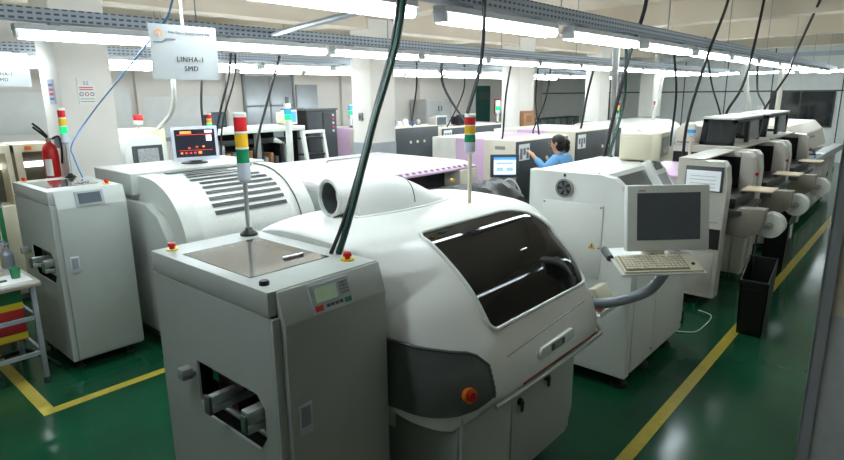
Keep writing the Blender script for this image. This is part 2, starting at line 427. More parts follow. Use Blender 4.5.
# ------------------------------------------------------------------ shared small parts
def estop(p, root, axis=(0, 0, 1), r=.02, base=True):
    p = Vector(p); a = Vector(axis).normalized()
    b = None
    if base: b = part('button_ring', MB().cyl(p, p+a*.006, r*1.55, n=20), ringy, root)
    part('stop_button', MB().cyl(p+a*.004, p+a*.02, r*.6, n=16).cyl(p+a*.018, p+a*.034, r, r*.85, n=20), redp, root)
def tower(u, v, z0, zc, z1, r, label, lit=None, base=True, pole_m=None, order=('r', 'y', 'g')):
    t = thing('signal_tower', label, 'signal light', (u, v, z0))
    if base: part('foot', MB().lathe([(.045, 0), (.045, .01), (.02, .03), (.016, .04)], (u, v, z0), 20), black, t)
    part('pole', MB().cyl((u, v, z0+(.03 if base else 0)), (u, v, zc), r*.36, n=12), pole_m or alu, t)
    h = z1-zc; b = h*.26; k_ = (h-b-.012)/len(order)
    part('tower_body', MB().lathe([(r*.6, -.01), (r, 0), (r, b)], (u, v, zc), 20), greyb, t)
    for i, c in enumerate(reversed(order)):
        m = {'r': redl, 'y': yell, 'g': grnlit if lit == 'g' else grnl, 'b': bluel, 'w': capw}[c]
        z = zc+b+i*k_
        ln = part('lens', MB().lathe([(r*.98, 0), (r*.98, k_*.88)], (u, v, z), 20), m, t, {'r': 'red lens', 'y': 'amber lens', 'g': 'green lens', 'b': 'blue lens', 'w': 'white lens'}[c])
        part('lens_collar', MB().lathe([(r, 0), (r, k_*.12)], (u, v, z+k_*.88), 20), capw, ln)
    part('cap', MB().lathe([(r, 0), (r, .008), (r*.85, .014)], (u, v, z1-.012), 20), capw, t)
    return t
# ------------------------------------------------------------------ board loaders (first stations of the lines)
def loader(u, v, W, D, Z, label, lcd_on, knob):
    """u,v = front left corner; front faces -v"""
    t = thing('board_loader', label, 'loading machine', (u+W/2, v+D/2, 0))
    z0 = .09
    # left side sheet with the rail opening
    oz0, oz1 = .72, .93; ov0, ov1 = v+.075, v+.6
    sd = MB()
    seam = Z-.1
    pts_out = [(v, z0), (v+D, z0), (v+D, seam-.004), (v, seam-.004)]
    hole = [(ov0, oz0+.06), (ov0+.02, oz0), (ov1-.02, oz0-.02), (ov1, oz0+.02), (ov1, oz1), (ov0+.02, oz1+.02), (ov0, oz1)]
    def sheet(uu, th):
        b = MB()
        b.prism([(v, z0), (v+D, z0), (v+D, oz0-.02), (v, oz0-.02)], 'x', uu, uu+th)
        b.prism([(v, oz1+.02), (v+D, oz1+.02), (v+D, seam-.004), (v, seam-.004)], 'x', uu, uu+th)
        b.prism([(v, oz0-.02), (ov0, oz0-.02), (ov0, oz1+.02), (v, oz1+.02)], 'x', uu, uu+th)
        b.prism([(ov1, oz0-.02), (v+D, oz0-.02), (v+D, oz1+.02), (ov1, oz1+.02)], 'x', uu, uu+th)
        # slanted corner gussets give the opening clipped corners
        for (a, c, e) in (((ov0, oz0-.02), (ov0+.05, oz0-.02), (ov0, oz0+.05)), ((ov1, oz0-.02), (ov1, oz0+.03), (ov1-.05, oz0-.02)), ((ov0, oz1+.02), (ov0, oz1-.03), (ov0+.05, oz1+.02))):
            b.prism([a, c, e], 'x', uu, uu+th)
        return b
    part('side_panel', sheet(u, .012), lgrey, t)
    part('side_panel', sheet(u+W-.012, .012), lgrey, t)
    part('back_panel', MB().box(u+.012, u+W-.012, v+D-.012, v+D, z0, seam-.004), lgrey, t)
    # dark interior box behind the opening
    it = MB(); it.box(u+.014, u+W-.014, v+.03, v+D-.014, oz0-.12, oz0-.1); it.box(u+.014, u+W-.014, v+D-.06, v+D-.016, oz0-.1, oz1+.2); it.box(u+.014, u+W-.014, v+.03, v+D-.014, oz1+.2, oz1+.22)
    part('interior', it, inside, t)
    part('interior_frame', MB().box(u+.1, u+W-.05, v+.45, v+.62, .7, .95).box(u+.05, u+.1, v+.3, v+.5, .88, .93), brownm, t)
    part('interior_strip', MB().box(u+.06, u+.065, v+.53, v+.58, .84, 1.0), greenp, t)
    # rails sticking out
    rr = MB()
    rl = part('rail', MB().box(u-.07, u+W-.06, v+.36, v+.395, .84, .88, .004).box(u-.07, u+W-.06, v+.365, v+.385, .8, .83, .003), alu, t)
    part('rail_end', MB().box(u-.085, u-.07, v+.355, v+.4, .8, .885, .004), dgrey, rl)
    rl = part('rail', MB().box(u-.06, u+W-.06, v+.1, v+.15, .845, .9, .004).box(u-.06, u+W-.06, v+.11, v+.13, .8, .83, .003), alu, t)
    part('rail_end', MB().box(u-.072, u-.06, v+.105, v+.14, .81, .885, .004), mat('rail_green', (70, 96, 84), .5), rl)
    part('cross_rod', MB().cyl((u+.03, v+.04, .765), (u+.03, v+.56, .765), .014, n=10), alu, t)
    part('sensor_box', MB().box(u-.07, u-.02, v+.6, v+.65, .87, .92, .003).box(u-.02, u+.01, v+.62, v+.64, .87, .89), midgrey, t)
    # upper hood band, top frame and glass
    part('hood', MB().box(u, u+W, v, v+D, seam, Z, .006), lgrey, t)
    part('top_window', MB().box(u+.06, u+W-.1, v+.2, v+D-.19, Z-.002, Z+.003), glasst, t)
    part('window_handle', MB().box(u+.3, u+.4, v+.3, v+.325, Z+.003, Z+.014, .004), chrome, t)
    # front door with sloping console
    part('corner_post', MB().box(u+.0005, u+W-.0005, v-.02, v-.0006, z0, seam-.005), lgrey, t)
    dz = Z-.13
    dr = part('door', MB().prism([(v-.003, z0+.02), (v-.05, z0+.02), (v-.05, dz), (v-.01, Z-.004), (v-.003, Z-.004)], 'x', u+.035, u+W, .005), lgrey, t)
    hx = u+.1
    part('door_handle', MB().box(hx-.032, hx+.032, v-.054, v-.049, .8, .93, .002), greyb, dr)
    part('handle_recess', MB().box(hx-.022, hx+.022, v-.058, v-.053, .835, .92, .002), midgrey, dr)
    # console on the slope
    a = math.atan2(.04, .126); M = facing((u+.23, v-.048+.0, dz+.0), (1, 0, 0), (0, math.sin(a), math.cos(a)))
    def slope(x0, x1, s0, s1, n0, n1):
        return MB().box(x0, x1, s0, s1, n0, n1).xf(facing((u, v-.05, dz), (1, 0, 0), (0, math.sin(a), math.cos(a))))
    cp = part('control_panel', slope(.17, .37, .002, .115, 0, .006), greyb if lcd_on else midgrey, t)
    if lcd_on:
        part('display', slope(.19, .3, .045, .1, .006, .008), lcd, cp)
        for i in range(4):
            for j in range(3):
                part('key', slope(.315+j*.016, .327+j*.016, .05+i*.014, .06+i*.014, .006, .009), midgrey, cp)
        for i in range(4):
            part('key', slope(.235+i*.022, .25+i*.022, .018, .03, .006, .009), dgrey, cp)
        part('key', slope(.18, .215, .012, .034, .006, .009), redp, cp, 'red key')
        part('key', slope(.33, .362, .012, .032, .006, .009), greenp, cp, 'green key')
    else:
        part('display', slope(.19, .35, .02, .1, .006, .009), scrg, cp)
    estop((u+.48*W/.56, v+.1, Z), t); estop((u+.07, v+D-.07, Z), t, r=.018)
    if knob: part('knob', MB().lathe([(.02, 0), (.02, .012), (.016, .018)], (u+.05, v+.09, Z), 20), black, t)
    for x in (u+.07, u+W-.07):
        for y in (v+.07, v+D-.07):
            part('foot', MB().lathe([(.03, 0), (.03, .015), (.012, .02), (.012, z0)], (x, y, 0), 14), rubber, t)
    part('base_plate', MB().box(u+.01, u+W-.01, v+.02, v+D-.01, z0-.004, z0+.01), dgrey, t)
    return t
loader(1.13, 1.75, .56, .94, 1.4, 'grey board loader in the foreground with green LCD keypad', True, True)
loader(1.335, 4.82, .53, .85, 1.43, 'grey board loader at left below the fire extinguisher', False, False)
tower(1.6, 2.6, 1.4, 1.687, 2.02, .032, 'red amber green signal tower on the foreground loader')
tower(1.74, 5.56, 1.43, 1.73, 2.02, .03, 'signal tower with lit green lens on the loader at left', 'g')
# ------------------------------------------------------------------ printer in the foreground (barrel hood)
PROF = [(1.335, .60), (1.315, .70), (1.30, .80), (1.325, .90), (1.36, .98), (1.41, 1.06), (1.485, 1.17), (1.55, 1.24), (1.62, 1.30), (1.70, 1.36), (1.79, 1.41), (1.92, 1.445), (2.1, 1.462), (2.35, 1.468), (2.55, 1.46), (2.68, 1.43), (2.76, 1.37), (2.8, 1.28), (2.82, 1.1), (2.82, .85), (2.82, .62)]
def dense(P, n):
    out = []
    for i in range(len(P)-1):
        p0 = P[max(i-1, 0)]; p1 = P[i]; p2 = P[i+1]; p3 = P[min(i+2, len(P)-1)]
        for k_ in range(n):
            t_ = k_/n
            out.append(tuple(.5*(2*p1[j]+(p2[j]-p0[j])*t_+(2*p0[j]-5*p1[j]+4*p2[j]-p3[j])*t_*t_+(3*p1[j]-p0[j]-3*p2[j]+p3[j])*t_**3) for j in (0, 1)))
    out.append(P[-1]); return out
PD = dense(PROF, 4); NP = len(PD)
def pnorm(i):
    a = PD[max(i-1, 0)]; b = PD[min(i+1, NP-1)]; d = Vector((b[0]-a[0], b[1]-a[1])).normalized()
    return Vector((-d.y, d.x))
PN = [pnorm(i) for i in range(NP)]
UL, UR, RL, RR = 1.72, 3.2, .36, .3
def inset(u):
    d = 0
    if u < UL+RL: x = UL+RL-u; d = RL-math.sqrt(max(RL*RL-x*x, 0))
    if u > UR-RR: x = u-(UR-RR); d = max(d, (RR-math.sqrt(max(RR*RR-x*x, 0)))*.75)
    return d
def zbot(u): # skirt dips at the left corner
    t_ = min(1, max(0, (2.0-u)/.25)); t_ = t_*t_*(3-2*t_)
    return .735-.14*t_
def hull_pt(u, i, off=0):
    d = inset(u)-off; v, z = PD[i]; n = PN[i]
    vv = v-n.x*d*(1 if v < 2 else .1); zz = z-n.y*d*(.14 if z > 1.3 else 1)
    zb = zbot(u)
    return Vector((u, vv, max(zz, zb)))
pr = thing('stencil_printer', 'large white solder printer with curved hood and dark window', 'printing machine', (2.4, 2.1, 0))
us = [UL+RL*(1-math.cos(PI/2*k_/12)) for k_ in range(13)]+[2.2, 2.35, 2.5, 2.65, 2.8]+[UR-RR+RR*math.sin(PI/2*k_/10) for k_ in range(11)]
hb = MB()
rows = [[hull_pt(u, i) for i in range(NP)] for u in us]
hb.grid(rows)
for u in (us[0], us[-1]):
    r_ = [hull_pt(u, i) for i in range(NP)]
    zb = zbot(u); hb._faces([tuple(p) for p in r_]+[(u, r_[-1].y, zb), (u, r_[0].y, zb)], [tuple(range(NP+2))])
hood = part('hood', hb, shellw, pr, ang=50)
# belly plate closing the underside
part('belly_plate', MB().box(1.86, 3.12, 1.5, 2.7, .725, .74), dgrey, pr)
# smoked window
def sidx(z):  # profile index on the front for a height
    best = min(range(NP//2+6), key=lambda i: abs(PD[i][1]-z)); return best
i0, i1 = sidx(1.03), sidx(1.425)
L = [0]
for i in range(i0, i1): L.append(L[-1]+math.hypot(PD[i+1][0]-PD[i][0], PD[i+1][1]-PD[i][1]))
tot = L[-1]; WU0, WU1 = 2.06, 3.06
def wlim(s, g=0):
    def c(s, r, e): # inset at a rounded corner of radius r, distance e from the edge
        e = max(0, min(r, e)); return r-math.sqrt(max(r*r-(r-e)**2, 0))
    lo = WU0+max(c(s, .05, s), c(s, .05, tot-s)); hi = WU1-max(c(s, .08, s), c(s, .3, tot-s))
    return lo, hi
wr = []
def hull_s(u, s, off):
    for q in range(len(L)-1):
        if L[q+1] >= s: break
    f = (s-L[q])/max(1e-9, L[q+1]-L[q])
    return hull_pt(u, i0+q, off).lerp(hull_pt(u, i0+q+1, off), f)
SS = [tot*(.5-.5*math.cos(PI*k_/40)) for k_ in range(41)]
for s_ in SS:
    lo, hi = wlim(s_); wr.append([hull_s(lo+(hi-lo)*k_/16, s_, .004) for k_ in range(17)])
win = part('window', MB().grid(wr), glassd, pr, ang=60)
ol = [hull_s(wlim(s_)[0], s_, .004) for s_ in SS]+[hull_s(wlim(s_)[1], s_, .004) for s_ in reversed(SS)]
ol.append(ol[0])
part('window_frame', MB().tube(ol, .011, 8, 0), shell, win)
part('window_handle', MB().cyl(hull_s(2.6, tot*.5, .008), hull_s(2.66, tot*.5, .008), .004, n=8), alu, win)
# corner bumper with stop button
ib0, ib1 = sidx(.66), sidx(.99)
br = []
bu = [UL+RL*(1-math.cos(PI/2*k_/14)) for k_ in range(15) if UL+RL*(1-math.cos(PI/2*k_/14)) < 1.98]
for u in bu:
    t_ = (u-UL)/(bu[-1]-UL); a = ib0+int(0); col_ = []
    for k_ in range(13):
        f = k_/12
        ztop = 1.03-.05*t_-(.05*max(0, t_-.8)/.2); zb_ = .70+.085*t_**2
        z = zb_+(ztop-zb_)*f
        j = min(range(NP//2), key=lambda q: abs(PD[q][1]-z))
        p = hull_pt(u, j, .014); p.z = z
        col_.append(p)
    br.append(col_)
side = [[Vector((UL-.014, br[0][0].y+e, p.z+(.02*e)))for p in br[0]] for e in (.75, .5, .25, .08)]
bump = part('bumper', MB().grid(side+br), bumperm, pr, ang=60)
p = br[-4][4]; n_ = Vector((-.35, -1, .1)).normalized()
part('button_ring', MB().ring(p-n_*.01, p+n_*.014, .034, .022, 24), orange, bump, 'orange ring')
part('stop_button', MB().cyl(p-n_*.01, p+n_*.026, .02, n=18), redp, bump)
rim = [Vector(r_[-1]) for r_ in side+br]
part('bumper_rim', MB().tube(rim+[Vector(q) for q in reversed(br[-1])], .007, 6, 0), dgrey, bump)
# front rail, plaque
part('front_rail', MB().tube([(1.96, 1.298, .74), (2.2, 1.285, .742), (2.9, 1.285, .745), (3.06, 1.31, .745), (3.16, 1.42, .745)], .012, 10, 4), alu, pr)
part('seal_strip', MB().box(2.2, 3.0, 1.298, 1.306, .752, .76), mat('copper_strip', (150, 88, 64), .4, .4), pr)
plq = part('name_plate', MB().prism([(2.33, .845), (2.36, .82), (2.68, .825), (2.71, .85), (2.68, .885), (2.36, .88)], 'y', 1.296, 1.33, .004), shell, pr)
part('badge', MB().box(2.45, 2.58, 1.291, 1.298, .837, .87), dgrey, plq)
part('lettering', text_mb('DEK', .036, facing((2.515, 1.29, .8535), (1, 0, 0), (0, 0, 1))), capw, plq)
part('hood_groove', MB().tube([hull_pt(2.1, sidx(.93), .001), hull_pt(2.9, sidx(.96), .001)], .003, 6, 0), midgrey, pr)
# base cabinet
part('base_cabinet', MB().box(1.84, 2.93, 1.42, 2.75, .14, .74), lgrey, pr)
for i, (poly, hx, hz) in enumerate((([(1.85, .15), (2.255, .15), (2.255, .725), (1.85, .725)], 2.33, .57), ([(2.265, .15), (2.86, .15), (2.925, .28), (2.925, .725), (2.265, .725)], 2.6, .60))):
    d = part('door', MB().prism(poly, 'y', 1.40, 1.42, .002), lgrey, pr)
    part('door_latch', MB().cyl((hx, 1.402, hz), (hx, 1.385, hz), .022, .018, 14), black, d)
    part('latch_lever', MB().prism([(hx-.008, hz-.05), (hx+.008, hz-.05), (hx+.014, hz), (hx-.014, hz)], 'y', 1.378, 1.386), black, d)
for (x, y) in ((1.95, 1.6), (2.8, 1.56), (1.95, 2.6), (2.8, 2.6)):
    part('foot', MB().lathe([(.045, 0), (.045, .025), (.016, .035), (.016, .15)], (x, y, 0), 16), chrome, pr)
# extraction cowl on top: teardrop with a round duct
cow = MB(); cu = [2.06, 2.1, 2.2, 2.32, 2.45, 2.58, 2.7, 2.8]
c0 = Vector((2.06, 2.37, 0)); dirv = Vector((.985, -.10, 0)).normalized(); lat = Vector((-dirv.y, dirv.x, 0))
prof_c = [(0, .135, .17), (.06, .14, .205), (.15, .15, .225), (.26, .155, .215), (.38, .15, .18), (.5, .135, .125), (.62, .105, .065), (.74, .06, .02), (.78, .02, .004)]
rows = []
for (s_, w_, h_) in prof_c:
    r_ = []
    for k_ in range(21):
        a = PI*k_/20; ca, sa = math.cos(a), math.sin(a)
        ex = .75
        r_.append(c0+dirv*s_+lat*(w_*math.copysign(abs(ca)**ex, ca))+Vector((0, 0, 1.455+h_*abs(sa)**ex)))
    rows.append(r_)
cow.grid(rows); cow._faces([tuple(p) for p in rows[0]], [tuple(range(21))])
cw = part('exhaust_cowl', cow, shellw, pr, ang=45)
part('cowl_flange', MB().prism([tuple((c0+dirv*s_+lat*(w_+.02))[:2]) for s_, w_, h_ in [(-.03, .13, 0)]+prof_c]+[tuple((c0+dirv*s_-lat*(w_+.02))[:2]) for s_, w_, h_ in reversed([(-.03, .13, 0)]+prof_c)], 'z', 1.45, 1.472), shellw, cw)
rc = c0+Vector((0, 0, 1.565)); dn = Vector((-.985, .12, 0)).normalized()
part('duct_ring', MB().ring(rc+dn*.1, rc-dn*.06, .098, .088, 40), shellw, cw)
part('duct_lip', MB().ring(rc+dn*.105, rc+dn*.085, .104, .088, 40), shell, cw)
part('duct_inside', MB().ring(rc+dn*.09, rc-dn*.055, .087, .084, 32).cyl(rc-dn*.05, rc-dn*.06, .086, n=32), dgrey, cw)  # dark liner added: the shade inside the duct is put into its colour
part('cowl_seam', MB().tube([rows[4][k_]+Vector((0, -.003, .002)) for k_ in range(2, 20)], .003, 6, 0), midgrey, cw)
tower(2.78, 2.06, 1.44, 1.765, 1.985, .033, 'signal tower rising behind the dark printer window', base=False, pole_m=cream)
# ------------------------------------------------------------------ monitor arm, monitor, keyboard
ma = thing('swing_stand', 'grey tubular stand with keyboard tray reaching out from the printer', 'stand', (3.2, 1.45, .84))
part('arm_tube', MB().tube([(3.17, 1.48, .84), (3.24, 1.36, .85), (3.32, 1.24, .89), (3.36, 1.14, .96), (3.41, 1.08, 1.075)], .032, 14, 6), steel, ma)
part('arm_collar', MB().cyl((3.18, 1.47, .84), (3.2, 1.43, .842), .045, n=18), dgrey, ma)
kt = [(3.44, 1.42), (3.66, 1.08), (3.42, .84), (3.1, 1.215)]
kr = Vector((.36, -.37, 0)).normalized(); kup = Vector((-kr.y, kr.x, 0))
# tray frame: origin lower-left, x to the right as seen by the operator
KM = facing((3.10, 1.205, 1.10), kr, kup+Vector((0, 0, .24)))
tr = part('keyboard_tray', MB().box(-.02, .475, -.01, .31, -.012, .0, .004).xf(KM), shell, ma)
part('tray_lip', MB().cyl((-.02, .18, .0), (-.02, .29, .0), .022, n=14).xf(KM), dgrey, tr)
part('monitor_neck', MB().cyl((.26, .23, 0), (.26, .23, .04), .07, .05, 18).box(.21, .31, .2, .26, .03, .1).xf(KM), cream, ma)
mm = thing('monitor', 'large pale monitor with a switched off screen on the arm', 'monitor', (3.52, 1.13, 1.17))
MM = facing(KM @ Vector((.32, .25, .225)), kr, Vector((kup.x*.16, kup.y*.16, 1)))
part('casing', MB().box(-.25, .25, -.195, .195, -.05, .0, .012).xf(MM), shell, mm)
part('back_shell', MB().box(-.17, .17, -.13, .13, -.11, -.05, .02).xf(MM), shell, mm)
part('screen', MB().box(-.19, .19, -.13, .148, -.002, .003).xf(MM), scrg, mm)
part('maker_mark', MB().box(-.18, -.14, .158, .164, 0, .001).xf(MM), dgrey, mm)
kb = thing('keyboard', 'cream keyboard on the tray below the switched off monitor', 'keyboard', (3.33, 1.05, 1.086))
part('base', MB().prism([(.0, .0), (.0, .012), (.17, .026), (.17, .0)], 'x', .0, .46, .003).xf(KM), cream, kb)
km = MB()
for r_ in range(6):
    for c_ in range(16):
        x = .018+c_*.0225; y = .02+r_*.023
        km.box(x, x+.018, y, y+.018, .012+y*.07, .022+y*.07)
part('key_bed', MB().prism([(.012, .0125), (.012, .0145), (.162, .0265), (.162, .0245)], 'x', .012, .385).xf(KM), mat('key_bed', (120, 112, 92), .6), kb)
kk = part('keys', km.xf(KM), keyc, kb); kk['kind'] = 'stuff'
part('trackball', MB().ball((.42, .06, .022), .011, .011, .008).xf(KM), black, kb)
part('cable', MB().tube([(.2, .172, .02), (.3, .2, .03), (.36, .24, .02), (.44, .22, .006)], .004, 6, 5).xf(KM), dgrey, kb)
single('cloth', MB().prism([(.36, .2), (.47, .19), (.49, .25), (.43, .29), (.37, .27)], 'z', .0005, .012, .004).xf(KM), pinkw, 'pinkish cloth lying at the right of the keyboard tray', 'cloth')
# ------------------------------------------------------------------ placement machine behind the monitor arm (white, fan on its end)
m3 = thing('placement_machine', 'white box machine with round fan on its end panel', 'machine', (4.4, 1.8, 0))
P3 = [(1.42, .1), (1.42, .96), (1.44, 1.12), (1.5, 1.41), (1.53, 1.48), (1.59, 1.53), (1.68, 1.545), (2.24, 1.55), (2.24, .1)]
part('end_panel', MB().prism(P3, 'x', 3.78, 3.86, .004), shellw, m3, None, 20)
PB = [(1.434, .1), (1.434, 1.02), (1.48, 1.12), (1.74, 1.52), (1.8, 1.538), (2.23, 1.54), (2.23, .1)]
part('body', MB().prism(PB, 'x', 3.86, 4.97), shellw, m3, None, 15)
part('end_panel', MB().prism(PB, 'x', 4.97, 5.02, .004), shellw, m3, None, 15)
fg = part('fan_grille', MB().ring((3.782, 1.95, 1.432), (3.765, 1.95, 1.432), .068, .056, 32), midgrey, m3)
part('fan_dark', MB().cyl((3.779, 1.95, 1.432), (3.774, 1.95, 1.432), .058, n=32), black, fg)
for i in range(5):
    a = 2*PI*i/5+.3
    part('fan_blade', MB().slab([(3.773, 1.95+math.cos(a)*.012, 1.432+math.sin(a)*.012), (3.768, 1.95+math.cos(a)*.05, 1.432+math.sin(a)*.05), (3.773, 1.95+math.cos(a+.75)*.05, 1.432+math.sin(a+.75)*.05)], (-1, 0, 0), .002), mat('fan_blade', (104, 106, 106), .4), fg)
part('fan_hub', MB().cyl((3.774, 1.95, 1.432), (3.764, 1.95, 1.432), .018, n=18), dgrey, fg)
part('cable_gland', MB().box(3.768, 3.782, 1.945, 1.957, 1.515, 1.535), black, m3)
ap = part('access_panel', MB().box(3.772, 3.782, 1.65, 2.12, .8, 1.335, .002), shellw, m3)
for (y, z) in ((1.665, 1.32), (2.105, 1.32), (1.665, 1.03)):
    part('screw', MB().cyl((3.773, y, z), (3.769, y, z), .008, n=12), midgrey, ap)
wt = part('warning_label', MB().prism([(1.69, 1.02), (1.745, 1.02), (1.717, 1.068)], 'x', 3.7785, 3.7705), mat('warning_yellow', (222, 178, 60), .5), ap)
part('warning_mark', MB().box(3.7695, 3.771, 1.714, 1.72, 1.03, 1.052), black, wt)
for (a, b) in ((3.86, 4.28), (4.29, 4.97)):
    d = part('door', MB().box(a, b, 1.414, 1.432, .12, .93, .003), shellw, m3)
    part('door_lock', MB().cyl((b-.03, 1.415, .18), (b-.03, 1.408, .18), .008, n=10), dgrey, d)
# sloping smoked inspection window and operator frame
def sl3(x0, x1, s0, s1, n0, n1, bev=0):
    d = Vector((0, .26, .40)).normalized(); return MB().box(x0, x1, s0, s1, n0, n1, bev).xf(facing((0, 1.48, 1.12), (1, 0, 0), d))
wd = part('slanted_window', sl3(3.92, 4.66, .06, .44, -.01, .006), mat('grey_window', (96, 100, 100), .12, coat=.5), m3)
part('window_seal', sl3(3.868, 3.885, -.02, .5, -.01, .016), black, m3)
op = part('operator_frame', sl3(4.7, 4.96, .0, .5, -.01, .05, .008), shellw, m3)
part('frame_opening', sl3(4.74, 4.92, .05, .2, .048, .052), midgrey, op)
part('frame_opening', sl3(4.74, 4.92, .24, .36, .048, .052), midgrey, op)
part('button_row', sl3(4.76, 4.9, .4, .45, .05, .056), dgrey, op)
estop((5.0, 1.7, 1.45), m3, (0, -1, .65), .026, False)
for x in (3.87, 4.28, 4.78):
    for y in (1.49, 2.1):
        part('foot', MB().lathe([(.06, 0), (.06, .03), (.03, .045), (.03, .1)], (x, y, 0), 16), rubber, m3)
# CRT on top
crt = thing('crt_monitor', 'cream box shaped monitor lying on the white fan machine', 'monitor', (4.85, 1.9, 1.55))
M_ = facing((4.86, 1.84, 1.55), (.12, -.99, 0), (0, 0, 1))
part('casing', MB().box(-.14, .12, .012, .215, -.2, .1, .004).xf(M_), cream, crt)
part('front_bezel', MB().box(.12, .19, .0, .225, -.21, .11, .004).xf(M_), cream, crt)
part('screen', MB().box(.189, .193, .035, .19, -.17, .07).xf(M_), scrg, crt)
part('label_strip', MB().box(-.12, -.02, .19, .196, .098, .1015).xf(M_), keyc, crt)
part('base', MB().box(-.15, .12, .0, .014, -.18, .08).xf(M_), cream, crt)
# shelf with a telephone-like cream unit between printer and machine 3
ls = thing('ledge_shelf', 'small bracket shelf behind the printer holding a cream unit', 'shelf', (3.45, 1.5, .7))
part('shelf_plate', MB().box(3.3, 3.62, 1.42, 1.56, .715, .725).box(3.3, 3.62, 1.415, 1.421, .715, .75), capw, ls)
part('bracket', MB().box(3.6, 3.78, 1.46, 1.5, .7, .716), capw, ls)
cbx = thing('cream_unit', 'cream handset unit resting on the bracket shelf', 'handset', (3.46, 1.49, .725))
part('body', MB().prism([(1.43, .726), (1.55, .726), (1.55, .86), (1.5, .87), (1.43, .76)], 'x', 3.38, 3.56, .006), cream, cbx)
part('grip', MB().box(3.36, 3.38, 1.44, 1.52, .74, .8, .004), redp, cbx)
# ------------------------------------------------------------------ chip mounters along the right of line one
def mounter(u, W, label, pale, screen=False, hood=True, nreel=2):
    t = thing('chip_mounter', label, 'machine', (u+W/2, 1.9, 0)); D_ = 1.86 if screen else 2.36
    for x in (u, u+W-.16):
        full = screen and x == u
        e_ = D_ if full else 1.54
        PS = [(1.42, .1), (1.40, 1.25), (1.42, 1.40), (1.46, 1.45), (e_, 1.455), (e_, .1)]
        p = part('side_column', MB().prism(PS, 'x', x, x+.16, .006), pale, t, None, 20)
        if x > u: estop((x+.08, 1.405, 1.22), t, (0, -1, 0), .022, False)
        elif screen: part('panel_seam', MB().box(u-.003, u, 1.45, 2.3, .86, .868), midgrey, p)
        if not full:
            part('side_panel', MB().box(x, x+.16, 1.545, D_, .1, .9, .004), pale, t)
            part('side_recess', MB().box(x+.02, x+.14, 1.545, D_, .9, 1.40), black, t)
            part('top_beam', MB().box(x, x+.16, 1.545, D_, 1.40, 1.455, .004), pale, t)
    part('lower_body', MB().box(u+.16, u+W-.16, 1.6, D_, .12, .9, .006), pale, t)
    part('feed_bay', MB().box(u+.16, u+W-.16, 1.75, D_-.01, .9, 1.42), inside, t)
    part('lower_door', MB().box(u-.006, u, 1.46 if screen else 1.6, 1.84, .14, .55, .002), pale, t)
    if screen: part('dark_band', MB().box(u-.008, u, 1.42, 1.75, .6, .8), black, t)
    if screen:
        part('top_cover', MB().box(u, u+W, 1.62, D_, 1.455, 1.47, .004), pale, t)
        part('rear_body', MB().box(u, u+W, D_, 2.4, .12, 1.25, .006), pale, t); part('rear_cover', MB().box(u, u+W, D_, 2.4, 1.25, 1.29, .006), pink, t)
    else: part('top_cover', MB().box(u, u+W, 1.62, 2.36, 1.455, 1.48, .006), pale, t)
    if screen:
        sc = part('screen', MB().box(u-.012, u, 1.44, 1.78, 1.16, 1.4, .002), dgrey, t)
        part('screen_glass', MB().box(u-.016, u-.011, 1.46, 1.77, 1.17, 1.36), mat('pale_screen', (206, 212, 216), .2, emit=.35), sc)
        for i in range(4): part('screen_line', MB().box(u-.0175, u-.016, 1.5, 1.73, 1.2+i*.035, 1.204+i*.035), midgrey, sc)
    if hood:
        h0, h1 = u+.1, u+W-.1
        a0, a1 = 1.73, 2.07
        hd = part('safety_hood', MB().prism([(a0-.02, 1.775), (a1, 1.785), (a1, 1.81), (a0-.02, 1.80)], 'x', h0-.02, h1, .004), capw, t, 'pale top plate of black hood')
        fr = MB()
        for x in (h0, h1-.05):
            fr.prism([(a0, 1.485), (a0+.04, 1.485), (a0+.02, 1.775), (a0-.02, 1.775)], 'x', x, x+.05)
            fr.prism([(a1-.03, 1.485), (a1+.03, 1.485), (a1, 1.785), (a1-.05, 1.785)], 'x', x, x+.05)
            fr.box(x, x+.05, a0, a1+.03, 1.482, 1.52)
            fr.prism([(a0-.02, 1.735), (a1, 1.745), (a1, 1.785), (a0-.02, 1.775)], 'x', x, x+.05)
        fr.box(h0, h1, a0-.02, a0+.01, 1.74, 1.775)
        fr.box((h0+h1)/2-.04, (h0+h1)/2+.04, a0-.01, a0+.03, 1.485, 1.76)
        part('hood_frame', fr, black, hd)
        gp = mat('smoked_pane', (58, 62, 62), .15, coat=.5)
        part('hood_pane', MB().prism([(a0+.03, 1.51), (a1, 1.51), (a1-.04, 1.75), (a0+.02, 1.745)], 'x', h0+.02, h0+.026), gp, hd)
        part('hood_pane', MB().box((h0+h1)/2+.04, h1-.05, a0, a0+.005, 1.5, 1.745), gp, hd)
        part('notice', MB().box(h0+.3, h0+.46, a0+.1, a0+.103, 1.5, 1.68), paper, hd)
    # feeder shelf with reel holder
    fd = part('feeder_table', MB().box(u+.16, u+W-.16, 1.3, 1.75, .92, .97, .004), dgrey, t)
    part('feeder_bank', MB().box(u+.2, u+W-.2, 1.36, 1.72, .97, 1.08, .01), black, fd)
    hx = u+.2
    part('reel_box', MB().prism([(1.42, .99), (1.1, 1.0), (1.12, .8), (1.25, .7), (1.42, .72)], 'x', hx, hx+.16, .004), mat('feeder_metal', (150, 143, 130), .4, .3), fd)
    part('reel_tray', MB().box(u+W*.52, u+W*.52+.34, 1.14, 1.42, 1.1, 1.115, .003), tan, fd)
    part('tray_post', MB().box(u+W*.52+.05, u+W*.52+.09, 1.38, 1.42, .97, 1.1), dgrey, fd)
    for i in range(nreel):
        c = hx+.19+i*.1
        r_ = part('reel', MB().cyl((c, 1.08, .82), (c+.014, 1.08, .82), .12, n=32).cyl((c+.034, 1.08, .82), (c+.048, 1.08, .82), .12, n=32), reelm, fd)
        part('reel_hub', MB().cyl((c-.002, 1.08, .82), (c+.05, 1.08, .82), .035, n=18), mat('tape', (190, 178, 150), .6), r_)
